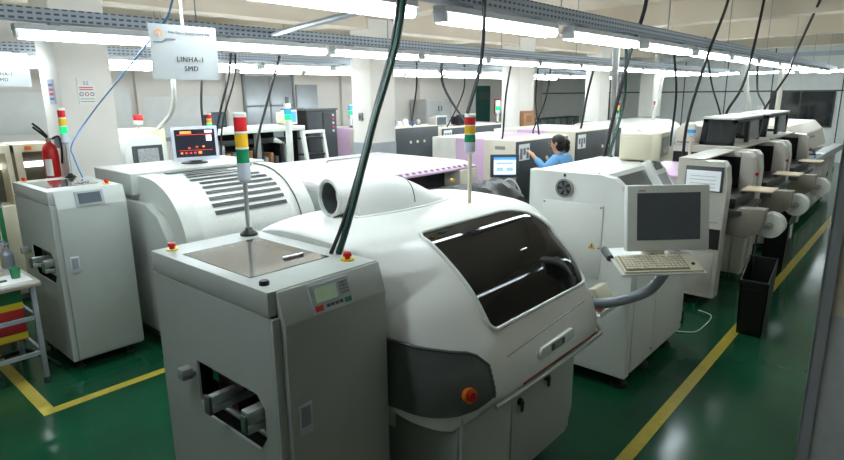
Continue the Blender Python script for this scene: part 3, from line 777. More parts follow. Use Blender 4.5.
    part('reel_axle', MB().cyl((hx+.1, 1.08, .82), (hx+.2+nreel*.1, 1.08, .82), .012, n=10).box(hx+.1, hx+.12, 1.06, 1.16, .8, .84), alu, fd)
    for x in (u+.15, u+W-.15):
        for y in (1.65, D_-.1):
            part('foot', MB().lathe([(.06, 0), (.06, .03), (.03, .045), (.03, .12)], (x, y, 0), 14), rubber, t)
    return t
paleb = mat('mounter_shell', (198, 194, 184), .4, var=.02)
mounter(5.95, 1.2, 'nearest chip mounter, with a white status screen on its side', paleb, True, False)
mounter(7.3, 1.5, 'second chip mounter, under the largest black framed hood', paleb)
mounter(8.95, 1.6, 'third chip mounter, behind the one with the largest hood', paleb)
t = thing('rear_cowl', 'beige slanted cowl behind the largest black hood', 'cowl', (7.86, 2.23, 1.482))
part('cowl_shell', MB().prism([(2.12, 1.482), (2.35, 1.482), (2.35, 1.66), (2.27, 1.74), (2.14, 1.70)], 'x', 7.32, 8.4, .02), beige, t)
part('cowl_band', MB().box(7.315, 7.32, 2.14, 2.33, 1.50, 1.52), midgrey, t)
# oven with sloping hood at the end of line one
t = thing('reflow_oven', 'beige oven with sloping hood at the far end of the front line', 'oven', (12.2, 2, 0))
part('body', MB().box(10.75, 14.2, 1.45, 2.7, .12, 1.0, .008), paleb, t)
part('conveyor_rail', MB().prism([(1.3, .98), (1.5, .98), (1.5, 1.06), (1.34, 1.06)], 'x', 10.75, 14.2, .004), midgrey, t)
part('hood', MB().prism([(1.62, 1.06), (1.7, 1.36), (1.85, 1.52), (2.65, 1.54), (2.7, 1.06)], 'x', 11.3, 14.1, .02), beige, t)
part('front_unit', MB().box(10.8, 11.25, 1.55, 2.6, 1.06, 1.42, .01), paleb, t)
for i, a in enumerate((10.8, 11.65, 12.5, 13.35)):
    d = part('door', MB().box(a, a+.8, 1.435, 1.45, .18, .92, .002), paleb, t)
    part('door_latch', MB().box(a+.72, a+.75, 1.42, 1.435, .5, .6), black, d)
part('hood_handle', MB().tube([(11.6, 1.64, 1.3), (11.6, 1.58, 1.32), (12.2, 1.58, 1.32), (12.2, 1.64, 1.3)], .012, 8, 0), black, t)
for x in (10.95, 14):
    for y in (1.6, 2.5): part('foot', MB().lathe([(.06, 0), (.06, .03), (.03, .045), (.03, .14)], (x, y, 0), 14), rubber, t)
single('tool_handset', MB().tube([(10.85, 1.5, 1.075), (11.05, 1.48, 1.1), (11.3, 1.42, 1.08)], .018, 8, 4), black, 'black handset lying on the far oven rail', 'handset')
single('air_hose', MB().tube([(10.8, 1.52, 1.3), (10.85, 1.42, 1.2), (10.9, 1.36, 1.1), (10.82, 1.36, 1.075), (11.2, 1.4, 1.075), (11.5, 1.38, 1.075)], .012, 6, 6), mat('blue_cable', (50, 110, 160), .4), 'blue hose trailing over the far oven rail', 'hose')
single('document', MB().box(11.6, 11.9, 1.34, 1.5, 1.0605, 1.064).xf(Matrix.Translation((0, 0, 0))), paper, 'white sheet of paper on the far oven rail', 'paper')
t = thing('control_desk', 'dark topped desk standing past the oven hood before the far wall', 'desk', (15.5, 2.6, 0))
part('desk_top', MB().box(14.6, 16.6, 2.2, 3.0, 1.36, 1.42, .01), black, t)
part('cabinet', MB().box(14.7, 16.5, 2.3, 2.9, .08, 1.36, .01), paleb, t)
part('plinth', MB().box(14.75, 16.45, 2.35, 2.85, 0, .08), dgrey, t)
tower(7.08, 2.1, 1.29, 1.60, 1.74, .045, 'blue topped signal light left of the largest black hood', pole_m=cream, order=('w', 'b'))
tower(9.9, 2.15, 1.48, 1.57, 1.77, .05, 'blue topped signal light between the two nearest black hoods', pole_m=cream, order=('w', 'b'))
tower(12.4, 2.5, 1.54, 1.64, 1.82, .05, 'blue topped signal light above the far oven', pole_m=cream, order=('w', 'b'))
# black bins on the walkway edge
def bin_(u, v, L_, W_, h0, h1, label, tag_=False):
    t = thing('waste_bin', label, 'bin', (u+L_/2, v+W_/2, 0)); e = .012
    part('front_wall', MB().prism([(v+.015, .0), (v+W_-.015, .0), (v+W_, h0), (v, h0)], 'x', u, u+e), blackbin, t)
    part('rear_wall', MB().prism([(v+.015, .0), (v+W_-.015, .0), (v+W_, h1), (v, h1)], 'x', u+L_-e, u+L_), blackbin, t)
    for (y, y2) in ((v, v+.015), (v+W_, v+W_-.015)):
        s_ = e if y == v else -e
        b = MB(); b.slab([(u, y2, 0), (u+L_, y2, 0), (u+L_, y, h1), (u, y, h0)], (0, 1 if y == v else -1, 0), e)
        part('side_wall', b, blackbin, t)
    part('bottom', MB().box(u, u+L_, v+.015, v+W_-.015, 0, .012), blackbin, t)
    part('rim', MB().box(u-.012, u+.002, v-.004, v+W_+.004, h0-.03, h0, .003), blackbin, t)
    part('rib', MB().box(u-.004, u, v+.01, v+W_-.01, h0-.09, h0-.08), blackbin, t)
    if tag_: part('bin_label', MB().box(u+.1, u+.24, v-.004, v, .4, .56), paper, t)
bin_(5.46, .875, .27, .225, .5, .66, 'nearest open black bin, standing alone on the yellow line')
single('rod', MB().cyl((5.71, 1.06, .02), (5.7, 1.06, .86), .008, n=8), rubber, 'thin black rod sticking up out of the nearest bin', 'rod')
bin_(7.7, 1.12, .36, .24, .6, .68, 'second black bin, under the reels with a white label', True)
single('tape_ring', MB().ring((9.6, .8, .0), (9.6, .8, .03), .1, .075, 24), reelm, 'white ring lying on the green walkway floor', 'ring')
# ------------------------------------------------------------------ second line: printer with louvred lid
t = thing('louvred_printer', 'white machine with rounded front and dark louvres in its lid', 'machine', (2.65, 4.95, 0))
PQ = [(4.24, .14), (4.22, .86), (4.23, 1.0), (4.27, 1.12), (4.35, 1.24), (4.46, 1.34), (4.6, 1.41), (4.76, 1.45), (5.0, 1.46), (5.58, 1.46), (5.58, .14)]
PQd = [(4.24, .14)]+dense(PQ[1:9], 4)+PQ[9:]
def offp(P, d): # inward offset of the curved part
    c = (4.95, .9); return [(y+(c[0]-y)*d/.8, z+(c[1]-z)*d/.6) for y, z in P]
part('left_fender', MB().prism(PQd, 'x', 2.06, 2.2, .012), mat('fender', (206, 209, 202), .35, var=.02), t)
part('right_fender', MB().prism(PQd, 'x', 3.16, 3.32, .012), mat('fender', (206, 209, 202), .35), t)
part('side_panel', MB().prism([(4.4, .14), (4.38, .8), (4.42, 1.0), (4.55, 1.17), (4.75, 1.25), (5.55, 1.26), (5.55, .14)], 'x', 1.99, 2.07, .015), lgrey, t)
part('rear_box', MB().box(2.0, 3.3, 4.98, 5.75, 1.3, 1.475, .006), lgrey, t)
part('top_plate', MB().box(2.0, 3.3, 4.98, 5.75, 1.475, 1.482), shellw, t)
part('top_slot', MB().box(2.28, 3.1, 4.9, 4.97, 1.45, 1.462), dgrey, t)
PL = offp(PQd, .012)
part('lid', MB().prism(PL, 'x', 2.2, 3.16), shellw, t)
# ribs of the lid and dark louvres follow its curve
curve = [p for p in PL if p[1] > .8 and p[0] < 5.01]
cl = [0]
for i in range(len(curve)-1): cl.append(cl[-1]+math.hypot(curve[i+1][0]-curve[i][0], curve[i+1][1]-curve[i][1]))
def cpt(s_, off):
    for q in range(len(cl)-1):
        if cl[q+1] >= s_: break
    f = (s_-cl[q])/(cl[q+1]-cl[q]); a, b = curve[q], curve[q+1]; d = Vector((b[0]-a[0], b[1]-a[1])).normalized()
    return (a[0]+(b[0]-a[0])*f-d.y*off, a[1]+(b[1]-a[1])*f+d.x*off)
for i in range(44):
    x = 2.215+i*.0212
    if i % 1 == 0:
        rb = MB(); rb.tube([(x, *cpt(cl[-1]*q/14, .002)) for q in range(15)], .0028, 4, 0)
        part('rib', rb, shellw, t)
for i in range(10):
    s0 = cl[-1]*(.28+.062*i); s1 = s0+cl[-1]*.034
    e = .1*((i-3.5)/3.5)**2 if i > 3 else 0
    x0, x1 = 2.36+.05*(i/7)**2-(.06 if i > 5 else 0), 3.06-e
    p0, p1 = cpt(s0, .007), cpt(s1, .007)
    part('louvre', MB().quad((x0, *p0), (x1, *p0), (x1, *p1), (x0, *p1)), frame_d, t)
part('fender_seam', MB().tube([(3.16, *p) for p in [(y, z+.004) for y, z in PQd[1:-3]]], .006, 6, 0), black, t)
part('plinth', MB().box(2.1, 3.25, 4.3, 5.5, 0, .14), dgrey, t)
t = thing('lcd_monitor', 'silver flat monitor showing a dark interface on the louvred machine', 'monitor', (2.72, 5.28, 1.482))
ML = facing((2.74, 5.25, 1.66), (.93, -.28, 0), (.02, .06, 1))
part('bezel', MB().box(-.21, .21, -.15, .17, -.04, 0, .008).xf(ML), greyb, t)
sc = part('screen', MB().box(-.18, .18, -.115, .14, -.001, .003).xf(ML), scrdark, t)
for (a, b, c, d, m) in ((-.13, -.03, .1, .125, uiorange), (.09, .16, .105, .13, mat('ui_white', (220, 220, 225), .3, emit=.8)), (.1, .15, .03, .085, mat('ui_white', (220, 220, 225), .3)), (-.16, .16, .09, .094, uired), (-.14, -.12, -.085, -.07, uiorange), (-.1, -.08, -.085, -.07, uired), (-.06, -.04, -.085, -.07, uired), (-.02, 0, -.085, -.07, uired), (.02, .05, -.09, -.065, uiorange), (-.07, -.05, -.04, -.025, uired), (0, .02, -.03, -.015, uired), (.06, .08, -.03, -.015, uiorange), (-.15, .15, -.055, -.052, uired)):
    part('screen_mark', MB().box(a, b, c, d, .003, .0045).xf(ML), m, sc)
part('neck', MB().box(-.05, .05, -.17, -.1, -.07, -.035, .006).xf(ML), black, t)
part('stand_foot', MB().lathe([(.12, 0), (.12, .01), (.05, .02)], (2.74, 5.3, 1.482), 24), black, t)
tower(3.12, 5.65, 1.482, 1.735, 1.935, .027, 'signal tower with lit green lens behind the flat silver monitor', 'g', pole_m=cream)
# ------------------------------------------------------------------ second line: long mounter with pale lid
t = thing('long_mounter', 'long machine with glossy pale lid and slotted pink front edge', 'machine', (4.7, 5.2, 0))
part('body', MB().box(3.52, 5.9, 4.75, 6.1, .1, 1.18, .01), beige, t)
part('lid', MB().prism([(4.36, 1.235), (4.36, 1.255), (4.5, 1.275), (6.05, 1.29), (6.1, 1.2), (4.4, 1.2)], 'x', 3.5, 5.92, .005), pinkw, t)
pe = part('slotted_edge', MB().prism([(4.27, 1.2), (4.27, 1.225), (4.37, 1.26), (4.37, 1.2)], 'x', 3.5, 5.9, .003), pink, t)
for i in range(22):
    x = 3.58+i*.105
    part('slot', MB().slab([(x, 4.285, 1.2335), (x+.05, 4.285, 1.2335), (x+.06, 4.325, 1.248), (x+.01, 4.325, 1.248)], (0, -.33, 1), .002), dgrey, pe)
part('feed_bay', MB().box(3.6, 5.75, 4.5, 4.75, .5, 1.2), inside, t)
part('feeder_rail', MB().box(3.6, 5.6, 4.2, 4.5, .95, 1.0, .004), dgrey, t)
part('feeder_rail', MB().cyl((3.6, 4.12, 1.0), (5.5, 4.12, 1.0), .025, n=10), alu, t)
part('end_block', MB().box(5.55, 5.9, 4.25, 4.75, .3, 1.2, .02), beige, t)
part('end_cover', MB().prism([(4.36, .6), (4.36, 1.2), (6.1, 1.2), (6.1, .6)], 'x', 3.49, 3.52, .004), lgrey, t)
part('plinth', MB().box(3.6, 5.85, 4.8, 6.05, 0, .1), dgrey, t)
part('lid_handle', MB().tube([(4.6, 5.6, 1.29), (4.62, 5.6, 1.31), (5.2, 5.6, 1.31), (5.22, 5.6, 1.29)], .008, 6, 0), midgrey, t)
# draped feeder trolley
t = thing('feeder_trolley', 'trolley under black drapes in front of the slotted pink edge', 'trolley', (4.9, 3.75, 0))
dm = MB(); rows = []
random.seed(3)
for i in range(15):
    x = 4.3+i*.105; r_ = []
    for j in range(9):
        y = 3.42+j*.085; e = abs(j-4)/4
        z = 1.11+.05*math.sin(i*1.7+j)*.6-.16*e**3+random.uniform(-.012, .012)-(.12 if i in (0, 14) else 0)
        r_.append((x, y, z))
    r_ = [(x, 3.38, .5)]+r_+[(x, 4.12-.0, .5)]
    rows.append(r_)
dm.grid(rows)
part('drape', dm, drape, t, ang=25)
part('trolley_body', MB().box(4.45, 5.65, 3.5, 4.0, .12, .95, .01), dgrey, t)
for x in (4.55, 5.55):
    for y in (3.55, 3.95): part('castor', MB().cyl((x-.02, y, .06), (x+.02, y, .06), .06, n=16).box(x-.015, x+.015, y-.02, y+.02, .06, .13), rubber, t)
single('yellow_clip', MB().prism([(4.99, 1.155), (5.03, 1.15), (5.05, 1.175), (5.02, 1.19), (4.985, 1.18)], 'y', 3.94, 3.965, .004), yell, 'small yellow clip lying on the black drapes', 'clip', loc=(5.03, 3.95, 1.15))
single('white_hose', MB().tube([(5.76, 3.75, 1.1), (5.85, 3.72, 1.1), (5.9, 3.66, 1.02), (5.9, 3.6, .8), (5.88, 3.6, .0)], .01, 8, 6), wwire, 'white hose looping down beside the black drapes', 'hose')
# touch screen on pedestal
t = thing('touch_screen', 'dark framed screen lit pale blue on a grey pedestal', 'screen', (6.02, 3.93, 0))
MS = facing((5.98, 3.9, 1.235), (.66, -.75, 0), (.0, .12, 1))
part('bezel', MB().box(-.175, .175, -.14, .14, -.05, 0, .008).xf(MS), frame_d, t)
sc = part('screen', MB().box(-.135, .135, -.105, .105, -.001, .003).xf(MS), scrlit, t)
part('title_bar', MB().box(-.135, .135, .075, .105, .003, .0045).xf(MS), scrblue, sc)
part('content_line', MB().box(-.1, .1, .03, .04, .003, .0045).xf(MS), mat('ui_green', (80, 150, 130), .3), sc)
for a in (-.1, .02): part('content_block', MB().box(a, a+.08, -.06, -.02, .003, .0045).xf(MS), mat('ui_pale', (150, 190, 230), .3, emit=.5), sc)
part('pedestal', MB().box(6.0, 6.22, 3.88, 4.08, .03, 1.12, .008), midgrey, t)
part('foot_plate', MB().box(5.9, 6.3, 3.75, 4.2, 0, .03, .006), dgrey, t)
# ------------------------------------------------------------------ second line: two cabinets with pink stripes
def striped(u, W, v, D, Z, label, nlab, group=None):
    t = thing('striped_mounter', label, 'machine', (u+W/2, v+D/2, 0))
    a, b = v+D*.36, v+D*.7
    for (y0, y1, m, nm) in ((v+.03, a, beige, 'front_section'), (a, b, pink, 'pink_section'), (b, v+D, mat('white_section', (226, 224, 216), .35), 'rear_section')):
        part(nm, MB().box(u, u+W, y0, y1, .1, Z, .008), m, t)
    ff = part('front_face', MB().box(u+.02, u+W-.02, v, v+.03, .5, Z-.02, .004), mat('dark_front', (64, 68, 72), .35), t)
    part('lower_front', MB().box(u+.02, u+W-.02, v+.005, v+.03, .1, .5), dgrey, t)
    pl = part('notice', MB().box(u+.06, u+.36, v-.004, v, Z-.3, Z-.06), paper, t)
    for i in range(3):
        part('notice_print', MB().box(u+.09+.09*i, u+.155+.09*i, v-.0055, v-.004, Z-.28+.06*((i+nlab) % 2), Z-.12), papert, pl)
    for i in range(3): part('front_knob', MB().cyl((u+W*.55+i*.22, v, Z-.32), (u+W*.55+i*.22, v-.02, Z-.32), .03, n=14), keyc, ff)
    part('maker_plate', MB().box(u-.003, u, v+.2, v+.38, Z-.14, Z-.09), midgrey, t)
    part('plinth', MB().box(u+.04, u+W-.04, v+.08, v+D-.04, 0, .1), dgrey, t)
    return t
striped(7.33, 1.6, 4.58, 1.62, 1.42, 'pink striped machine the woman in blue works at', 0)
striped(9.25, 1.9, 4.6, 1.7, 1.45, 'beige machine with dark front right of the woman in blue', 1)
striped(8.0, 2.1, 8.35, 1.7, 1.43, 'pink striped machine standing behind the second white column', 0)
striped(10.4, 3.0, 8.5, 1.7, 1.34, 'pink topped machine carrying monitors behind the pink striped machine', 1)
t = thing('covered_machine', 'white rounded machine with ring logo behind the cream box monitor', 'machine', (12.9, 5.2, 0))
part('cover', MB().prism([(4.5, .9), (4.5, 1.18), (4.62, 1.36), (4.85, 1.46), (5.7, 1.48), (5.95, 1.3), (5.95, .9)], 'x', 11.4, 14.6, .05, 3), shellw, t)
part('body', MB().box(11.45, 14.55, 4.55, 5.9, .1, .9), beige, t)
part('plinth', MB().box(11.5, 14.5, 4.6, 5.85, 0, .1), dgrey, t)
part('ring_logo', MB().ring((0, 0, -.006), (0, 0, .006), .09, .06, 24).xf(facing((12.0, 4.56, 1.27), (1, 0, 0), (0, .12, .18))), midgrey, t)
tower(11.05, 4.68, 1.45, 1.62, 1.93, .05, 'far signal tower with red and amber lenses left of the cream box monitor', pole_m=cream)
# ------------------------------------------------------------------ woman in a blue smock at the pink striped machine
def skin_mb(pts, edges, radii, root=0, sub=2):
    me = bpy.data.meshes.new('s'); me.from_pydata([tuple(p) for p in pts], edges, [])
    o = bpy.data.objects.new('s', me); C.objects.link(o)
    md = o.modifiers.new('skin', 'SKIN'); md.use_smooth_shade = True
    sl = me.skin_vertices[0].data
    for i, r in enumerate(radii): sl[i].radius = r if isinstance(r, tuple) else (r, r)
    sl[root].use_root = True
    ss = o.modifiers.new('sub', 'SUBSURF'); ss.levels = sub; ss.render_levels = sub
    dg = bpy.context.evaluated_depsgraph_get(); dg.update()
    m2 = bpy.data.meshes.new_from_object(o.evaluated_get(dg)); mb = MB(); mb.bm.from_mesh(m2)
    bpy.data.objects.remove(o); bpy.data.meshes.remove(me); bpy.data.meshes.remove(m2)
    return mb
class Sk:
    def __init__(s): s.p = []; s.e = []; s.r = []
    def add(s, p, r, par=None):
        s.p.append(Vector(p)); s.r.append(r); i = len(s.p)-1
        if par is not None: s.e.append((par, i))
        return i
PX, PY = 7.62, 3.93
def P_(x, y, z): return (PX+x, PY+y, z)       # x to her right, y forward
wm = thing('person', 'person in a blue smock with dark tied hair reaching towards a machine', 'person', (PX, PY, 0))
b = Sk()
pel = b.add(P_(0, 0, .80), (.15, .12)); ab = b.add(P_(0, .02, .95), (.125, .10), pel); ch = b.add(P_(-.01, .07, 1.10), (.14, .10), ab)
nk0 = b.add(P_(-.02, .10, 1.21), .06, ch); nk = b.add(P_(-.03, .125, 1.27), .05, nk0)
h1 = b.add(P_(-.04, .14, 1.34), (.075, .085), nk); h2 = b.add(P_(-.045, .14, 1.42), (.08, .095), h1); h3 = b.add(P_(-.045, .135, 1.475), (.055, .07), h2)
hands = []
# left arm up to the panel, right arm forward
for sgn, el, wr_ in ((-1, P_(-.36, .14, 1.06), P_(-.33, .34, 1.22)), (1, P_(.25, .18, .93), P_(.16, .38, 1.0))):
    sh = b.add(P_(.16*sgn-.01, .08, 1.17), .062, ch); e_ = b.add(el, .042, sh); w_ = b.add(wr_, .028, e_)
    d = (Vector(wr_)-Vector(el)).normalized(); up_ = Vector((0, 0, 1)); sd = d.cross(up_).normalized()
    pm = b.add(Vector(wr_)+d*.05, (.034, .018), w_)
    for k_, (off, ln) in enumerate(((-.03, .06), (-.01, .072), (.01, .068), (.028, .052))):
        f0 = b.add(Vector(wr_)+d*.09+sd*off, .0085, pm); f1 = b.add(Vector(wr_)+d*(.09+ln*.55)+sd*off*1.2+up_*-.006, .0078, f0)
        b.add(Vector(wr_)+d*(.09+ln)+sd*off*1.25+up_*-.02, .007, f1)
    t0 = b.add(Vector(wr_)+d*.035-sd*.035*sgn, .0105, pm); b.add(Vector(wr_)+d*.075-sd*.058*sgn, .009, t0)
for sgn in (-1, 1):
    hp = b.add(P_(.085*sgn, 0, .74), .09, pel); kn = b.add(P_(.1*sgn, .03, .42), .06, hp); an = b.add(P_(.1*sgn, -.01, .08), .04, kn); b.add(P_(.11*sgn, .12, .035), .035, an)
body = skin_mb(b.p, b.e, b.r, pel)
# nose, ears, lips and eyes are welded into / set on the face; she looks left and ahead
hc = Vector(P_(-.045, .14, 1.40)); fd_ = Vector((-.42, .9, -.12)).normalized(); rs = Vector((fd_.y, -fd_.x, 0)).normalized()
n0 = hc+fd_*.088
body.cyl(n0+Vector((0, 0, .022)), n0+fd_*.016+Vector((0, 0, -.008)), .007, .011, 10)
body.ball(n0+fd_*.004+Vector((0, 0, -.035)), .018, .012, .006)
for sgn in (-1, 1): body.ball(hc+rs*.083*sgn+Vector((0, 0, -.0)), .012, .02, .03)
bo = part('body', body, skin, wm, ang=80)
for sgn in (-1, 1): part('eye', MB().ball(n0-fd_*.006+rs*.03*sgn+Vector((0, 0, .02)), .011, .011, .008), black, wm)
hm = MB(); back = -fd_
hm.ball(hc+back*.028+Vector((0, 0, .03)), .1, .104, .09, 20)
hm.ball(hc+back*.05+Vector((0, 0, -.035)), .088, .088, .1, 16)
part('hair', hm, hair, wm)
part('hair_bun', MB().ball(hc+back*.13+rs*.05+Vector((0, 0, -.02)), .06, .06, .06, 14).ball(hc+back*.15+rs*.07+Vector((0, 0, -.09)), .04, .04, .07, 12), hair, wm)
sm = Sk()
a0 = sm.add(P_(0, 0, .66), (.185, .15)); a1 = sm.add(P_(0, .02, .9), (.165, .135), a0); a2 = sm.add(P_(-.01, .06, 1.09), (.16, .12), a1); a3 = sm.add(P_(-.02, .095, 1.2), (.08, .075), a2)
for sgn, el, wr_ in ((-1, P_(-.36, .14, 1.06), P_(-.33, .34, 1.22)), (1, P_(.25, .18, .93), P_(.16, .38, 1.0))):
    s1 = sm.add(P_(.175*sgn-.01, .08, 1.17), .085, a2); s2 = sm.add(el, .064, s1); sm.add(Vector(el).lerp(Vector(wr_), .86), .047, s2)
part('smock', skin_mb(sm.p, sm.e, sm.r, a0), bluec, wm, ang=80)
part('collar', MB().ring(P_(-.022, .1, 1.2), P_(-.03, .12, 1.245), .07, .058, 20), bluec, wm)
tm_ = Sk(); t0 = tm_.add(P_(0, 0, .74), (.155, .125))
for sgn in (-1, 1):
    hp = tm_.add(P_(.09*sgn, 0, .66), .1, t0); kn = tm_.add(P_(.1*sgn, .03, .42), .075, hp); tm_.add(P_(.1*sgn, -.005, .1), .06, kn)
part('trousers', skin_mb(tm_.p, tm_.e, tm_.r, t0), jean, wm, ang=80)
for sgn in (-1, 1): part('shoe', MB().box(PX+.1*sgn-.045, PX+.1*sgn+.05, PY-.06, PY+.18, 0, .085, .03, 3), black, wm)
# ------------------------------------------------------------------ things around the first column
t = thing('fire_extinguisher', 'red fire extinguisher hung on the left white column', 'extinguisher', (1.955, 6.75, 1.33))
cx_, cy_ = 1.955, 6.74
part('cylinder', MB().lathe([(.0, 0), (.06, .0), (.072, .02), (.072, .27), (.055, .33), (.025, .36), (.02, .38)], (cx_, cy_, 1.30), 28), redp, t)
part('instruction_label', MB().prism([(cx_+.0735*math.cos(a), cy_+.0735*math.sin(a)) for a in [PI*1.12+.09*q for q in range(12)]]+[(cx_+.06*math.cos(a), cy_+.06*math.sin(a)) for a in [PI*1.12+.09*(11-q) for q in range(12)]], 'z', 1.33, 1.5), paper, t)
part('valve', MB().cyl((cx_, cy_, 1.67), (cx_, cy_, 1.71), .022, n=14).box(cx_-.02, cx_+.1, cy_-.012, cy_+.012, 1.69, 1.705), midgrey, t)
for dz in (0, .035): part('handle', MB().tube([(cx_, cy_, 1.70+dz*.5), (cx_-.05, cy_+.02, 1.76+dz), (cx_-.1, cy_+.06, 1.82+dz)], .011, 8, 4), black, t)
part('hose', MB().tube([(cx_+.03, cy_-.02, 1.7), (cx_+.08, cy_-.06, 1.72), (cx_+.085, cy_-.08, 1.6), (cx_+.075, cy_-.06, 1.45)], .01, 8, 5), black, t)
part('wall_hook', MB().box(2.01, 2.05, 6.72, 6.76, 1.6, 1.72), steel, t)
t = thing('notice', 'white notice with coloured symbols on the left column', 'notice', (2.29, 6.496, 2.03))
part('sheet', MB().box(2.21, 2.37, 6.492, 6.503, 2.035, 2.29), paper, t)
part('heading', text_mb('5S', .05, facing((2.29, 6.4915, 2.24), (1, 0, 0), (0, 0, 1))), inkb, t)
for i, m in enumerate((inkr, inkr)): part('line', MB().box(2.225, 2.355, 6.491, 6.492, 2.195-.02*i, 2.205-.02*i), m, t)
for i, m in enumerate((inkb, inkr, inkb)): part('symbol', MB().ring((2.24+.05*i, 6.4915, 2.135), (2.24+.05*i, 6.4905, 2.135), .02, .012, 16), m, t)
for i in range(2): part('line', MB().box(2.225, 2.355, 6.491, 6.492, 2.06+.025*i, 2.066+.025*i), inkg, t)
t = thing('notice', 'narrow blue tinted notice on the shaded side of the left column', 'notice', (2.046, 6.72, 2.03))
part('sheet', MB().box(2.043, 2.053, 6.64, 6.8, 2.04, 2.28), mat('blue_paper', (196, 200, 222), .7), t)
for i, m in enumerate((inkb, inkr, inkr, inkb)): part('line', MB().box(2.042, 2.043, 6.66, 6.78, 2.08+.045*i, 2.105+.045*i), m, t)
t = thing('switch_box', 'small dark switch on the shaded side of the second column', 'switch', (6.24, 6.72, 1.74))
part('box', MB().box(6.22, 6.25, 6.68, 6.76, 1.71, 1.83, .004), midgrey, t)
part('rocker', MB().box(6.215, 6.22, 6.7, 6.74, 1.74, 1.8, .002), dgrey, t)
t = thing('framed_board', 'brown framed board on the third white column', 'board', (10.75, 6.44, 1.4))
part('frame', MB().box(10.48, 11.02, 6.45, 6.495, 1.38, 1.74, .004), brown, t)
part('panel', MB().box(10.55, 10.95, 6.442, 6.45, 1.43, 1.69), mat('brown_panel', (176, 132, 90), .5, var=.12), t)
part('emblem', MB().box(10.66, 10.86, 6.436, 6.442, 1.5, 1.64), brown, t)
t = thing('notice', 'white notice with red heading on the farthest column', 'notice', (18.1, 6.49, 1.5))
part('sheet', MB().box(17.95, 18.3, 6.49, 6.503, 1.45, 1.86), paper, t)
part('heading', MB().box(17.98, 18.27, 6.484, 6.49, 1.72, 1.82), inkr, t)
for i in range(3): part('line', MB().box(18.0, 18.25, 6.484, 6.49, 1.5+.06*i, 1.53+.06*i), inkg, t)
t = thing('alarm_box', 'small red and white alarm box above the rounded screen cabinet', 'alarm', (3.5, 8.1, 1.7))
part('back_plate', MB().box(3.52, 3.62, 11.95, 11.97, 1.4, 1.85, .004), capw, t) if False else None
part('pole', MB().cyl((3.62, 8.5, 1.66), (3.62, 8.5, 1.72), .012, n=8), alu, t)
part('box', MB().box(3.57, 3.67, 8.45, 8.55, 1.72, 1.78, .004), capw, t)
part('lamp', MB().box(3.57, 3.67, 8.45, 8.55, 1.78, 1.86, .008), redl, t)
# ------------------------------------------------------------------ inspection cabinets at far left
def insp(u0, u1, v, label):
    t = thing('screen_cabinet', label, 'cabinet', ((u0+u1)/2, v+.3, 0))
    part('base', MB().box(u0, u1, v, v+.6, .06, 1.02, .01), cream, t)
    hd = MB(); hd.prism([(v+.02, 1.02), (v+.08, 1.62), (v+.6, 1.62), (v+.6, 1.02)], 'x', u0, u0+.07).prism([(v+.02, 1.02), (v+.08, 1.62), (v+.6, 1.62), (v+.6, 1.02)], 'x', u1-.05, u1)
    hd.prism([(v+.07, 1.55), (v+.08, 1.63), (v+.6, 1.63), (v+.6, 1.55)], 'x', u0, u1)
    part('hood', hd, cream, t)
    part('hood_back', MB().box(u0+.07, u1-.05, v+.3, v+.32, 1.02, 1.55), mat('olive_dark', (96, 94, 84), .5, var=.1), t)
    part('lit_strip', MB().box(u0+.08, u1-.06, v+.27, v+.3, 1.37, 1.43), mat('inner_lamp', (240, 240, 235), .4, emit=2), t)
    part('badge', MB().box(u0+.1, u0+.16, v+.064, v+.072, 1.57, 1.61), orange, t)
    part('plinth', MB().box(u0+.03, u1-.03, v+.03, v+.57, 0, .06), dgrey, t)
insp(1.38, 1.72, 7.1, 'cream hooded cabinet at the left edge, farther left of two')
insp(1.75, 2.12, 7.1, 'cream hooded cabinet behind the fire extinguisher')
t = thing('screen_cabinet', 'cream rounded cabinet with a dark framed grey screen', 'cabinet', (3.5, 8.2, 0))
arch = [(3.2, 1.05), (3.2, 1.38), (3.24, 1.52), (3.34, 1.6), (3.62, 1.6), (3.73, 1.52), (3.78, 1.38), (3.78, 1.05)]
part('body', MB().prism([(3.2, .06), (3.78, .06), (3.78, 1.05), (3.2, 1.05)], 'y', 8.1, 8.8, .01), cream, t)
part('hood', MB().prism(arch, 'y', 8.05, 8.75, .03), shell, t)
part('rear_hood', MB().box(3.0, 3.95, 8.4, 9.0, 1.05, 1.66, .03), cream, t)
f_ = part('screen_frame', MB().prism([(8.04, 1.12), (8.055, 1.46), (8.03, 1.46), (8.01, 1.12)], 'x', 3.3, 3.7), frame_d, t)
part('screen', MB().prism([(8.02, 1.16), (8.03, 1.42), (8.022, 1.42), (8.005, 1.16)], 'x', 3.36, 3.64), mat('grey_image', (150, 152, 154), .3, var=.35, scale=60), f_)
part('plinth', MB().box(3.25, 3.73, 8.15, 8.75, 0, .06), dgrey, t)
# ------------------------------------------------------------------ open framed machine, screen, post, rack (third line)
t = thing('open_machine', 'long machine with white top beam over dark open workings', 'machine', (5.3, 8.6, 0))
part('top_beam', MB().box(4.5, 6.3, 8.2, 9.2, 1.52, 1.6, .01), capw, t)
part('base', MB().box(4.5, 6.3, 8.2, 9.2, .05, .95, .01), shell, t)
part('back_wall', MB().box(4.5, 6.3, 9.15, 9.2, .95, 1.52), inside, t)
for x in (4.5, 5.35, 6.22): part('post', MB().box(x, x+.08, 8.25, 8.33, .95, 1.52), midgrey, t)
random.seed(11)
for i in range(16):
    x = 4.6+i*.1; h_ = random.uniform(.12, .42)
    part('working_head', MB().box(x, x+.06, 8.4, 8.75, .95, .95+h_, .006), [dgrey, black, midgrey, brown][i % 4], t)
part('gantry', MB().box(4.6, 6.2, 8.5, 8.62, 1.32, 1.4, .006), dgrey, t)
part('nozzle_hood', MB().cyl((5.75, 8.35, 1.38), (5.86, 8.28, 1.33), .05, .02, 14), capw, t)
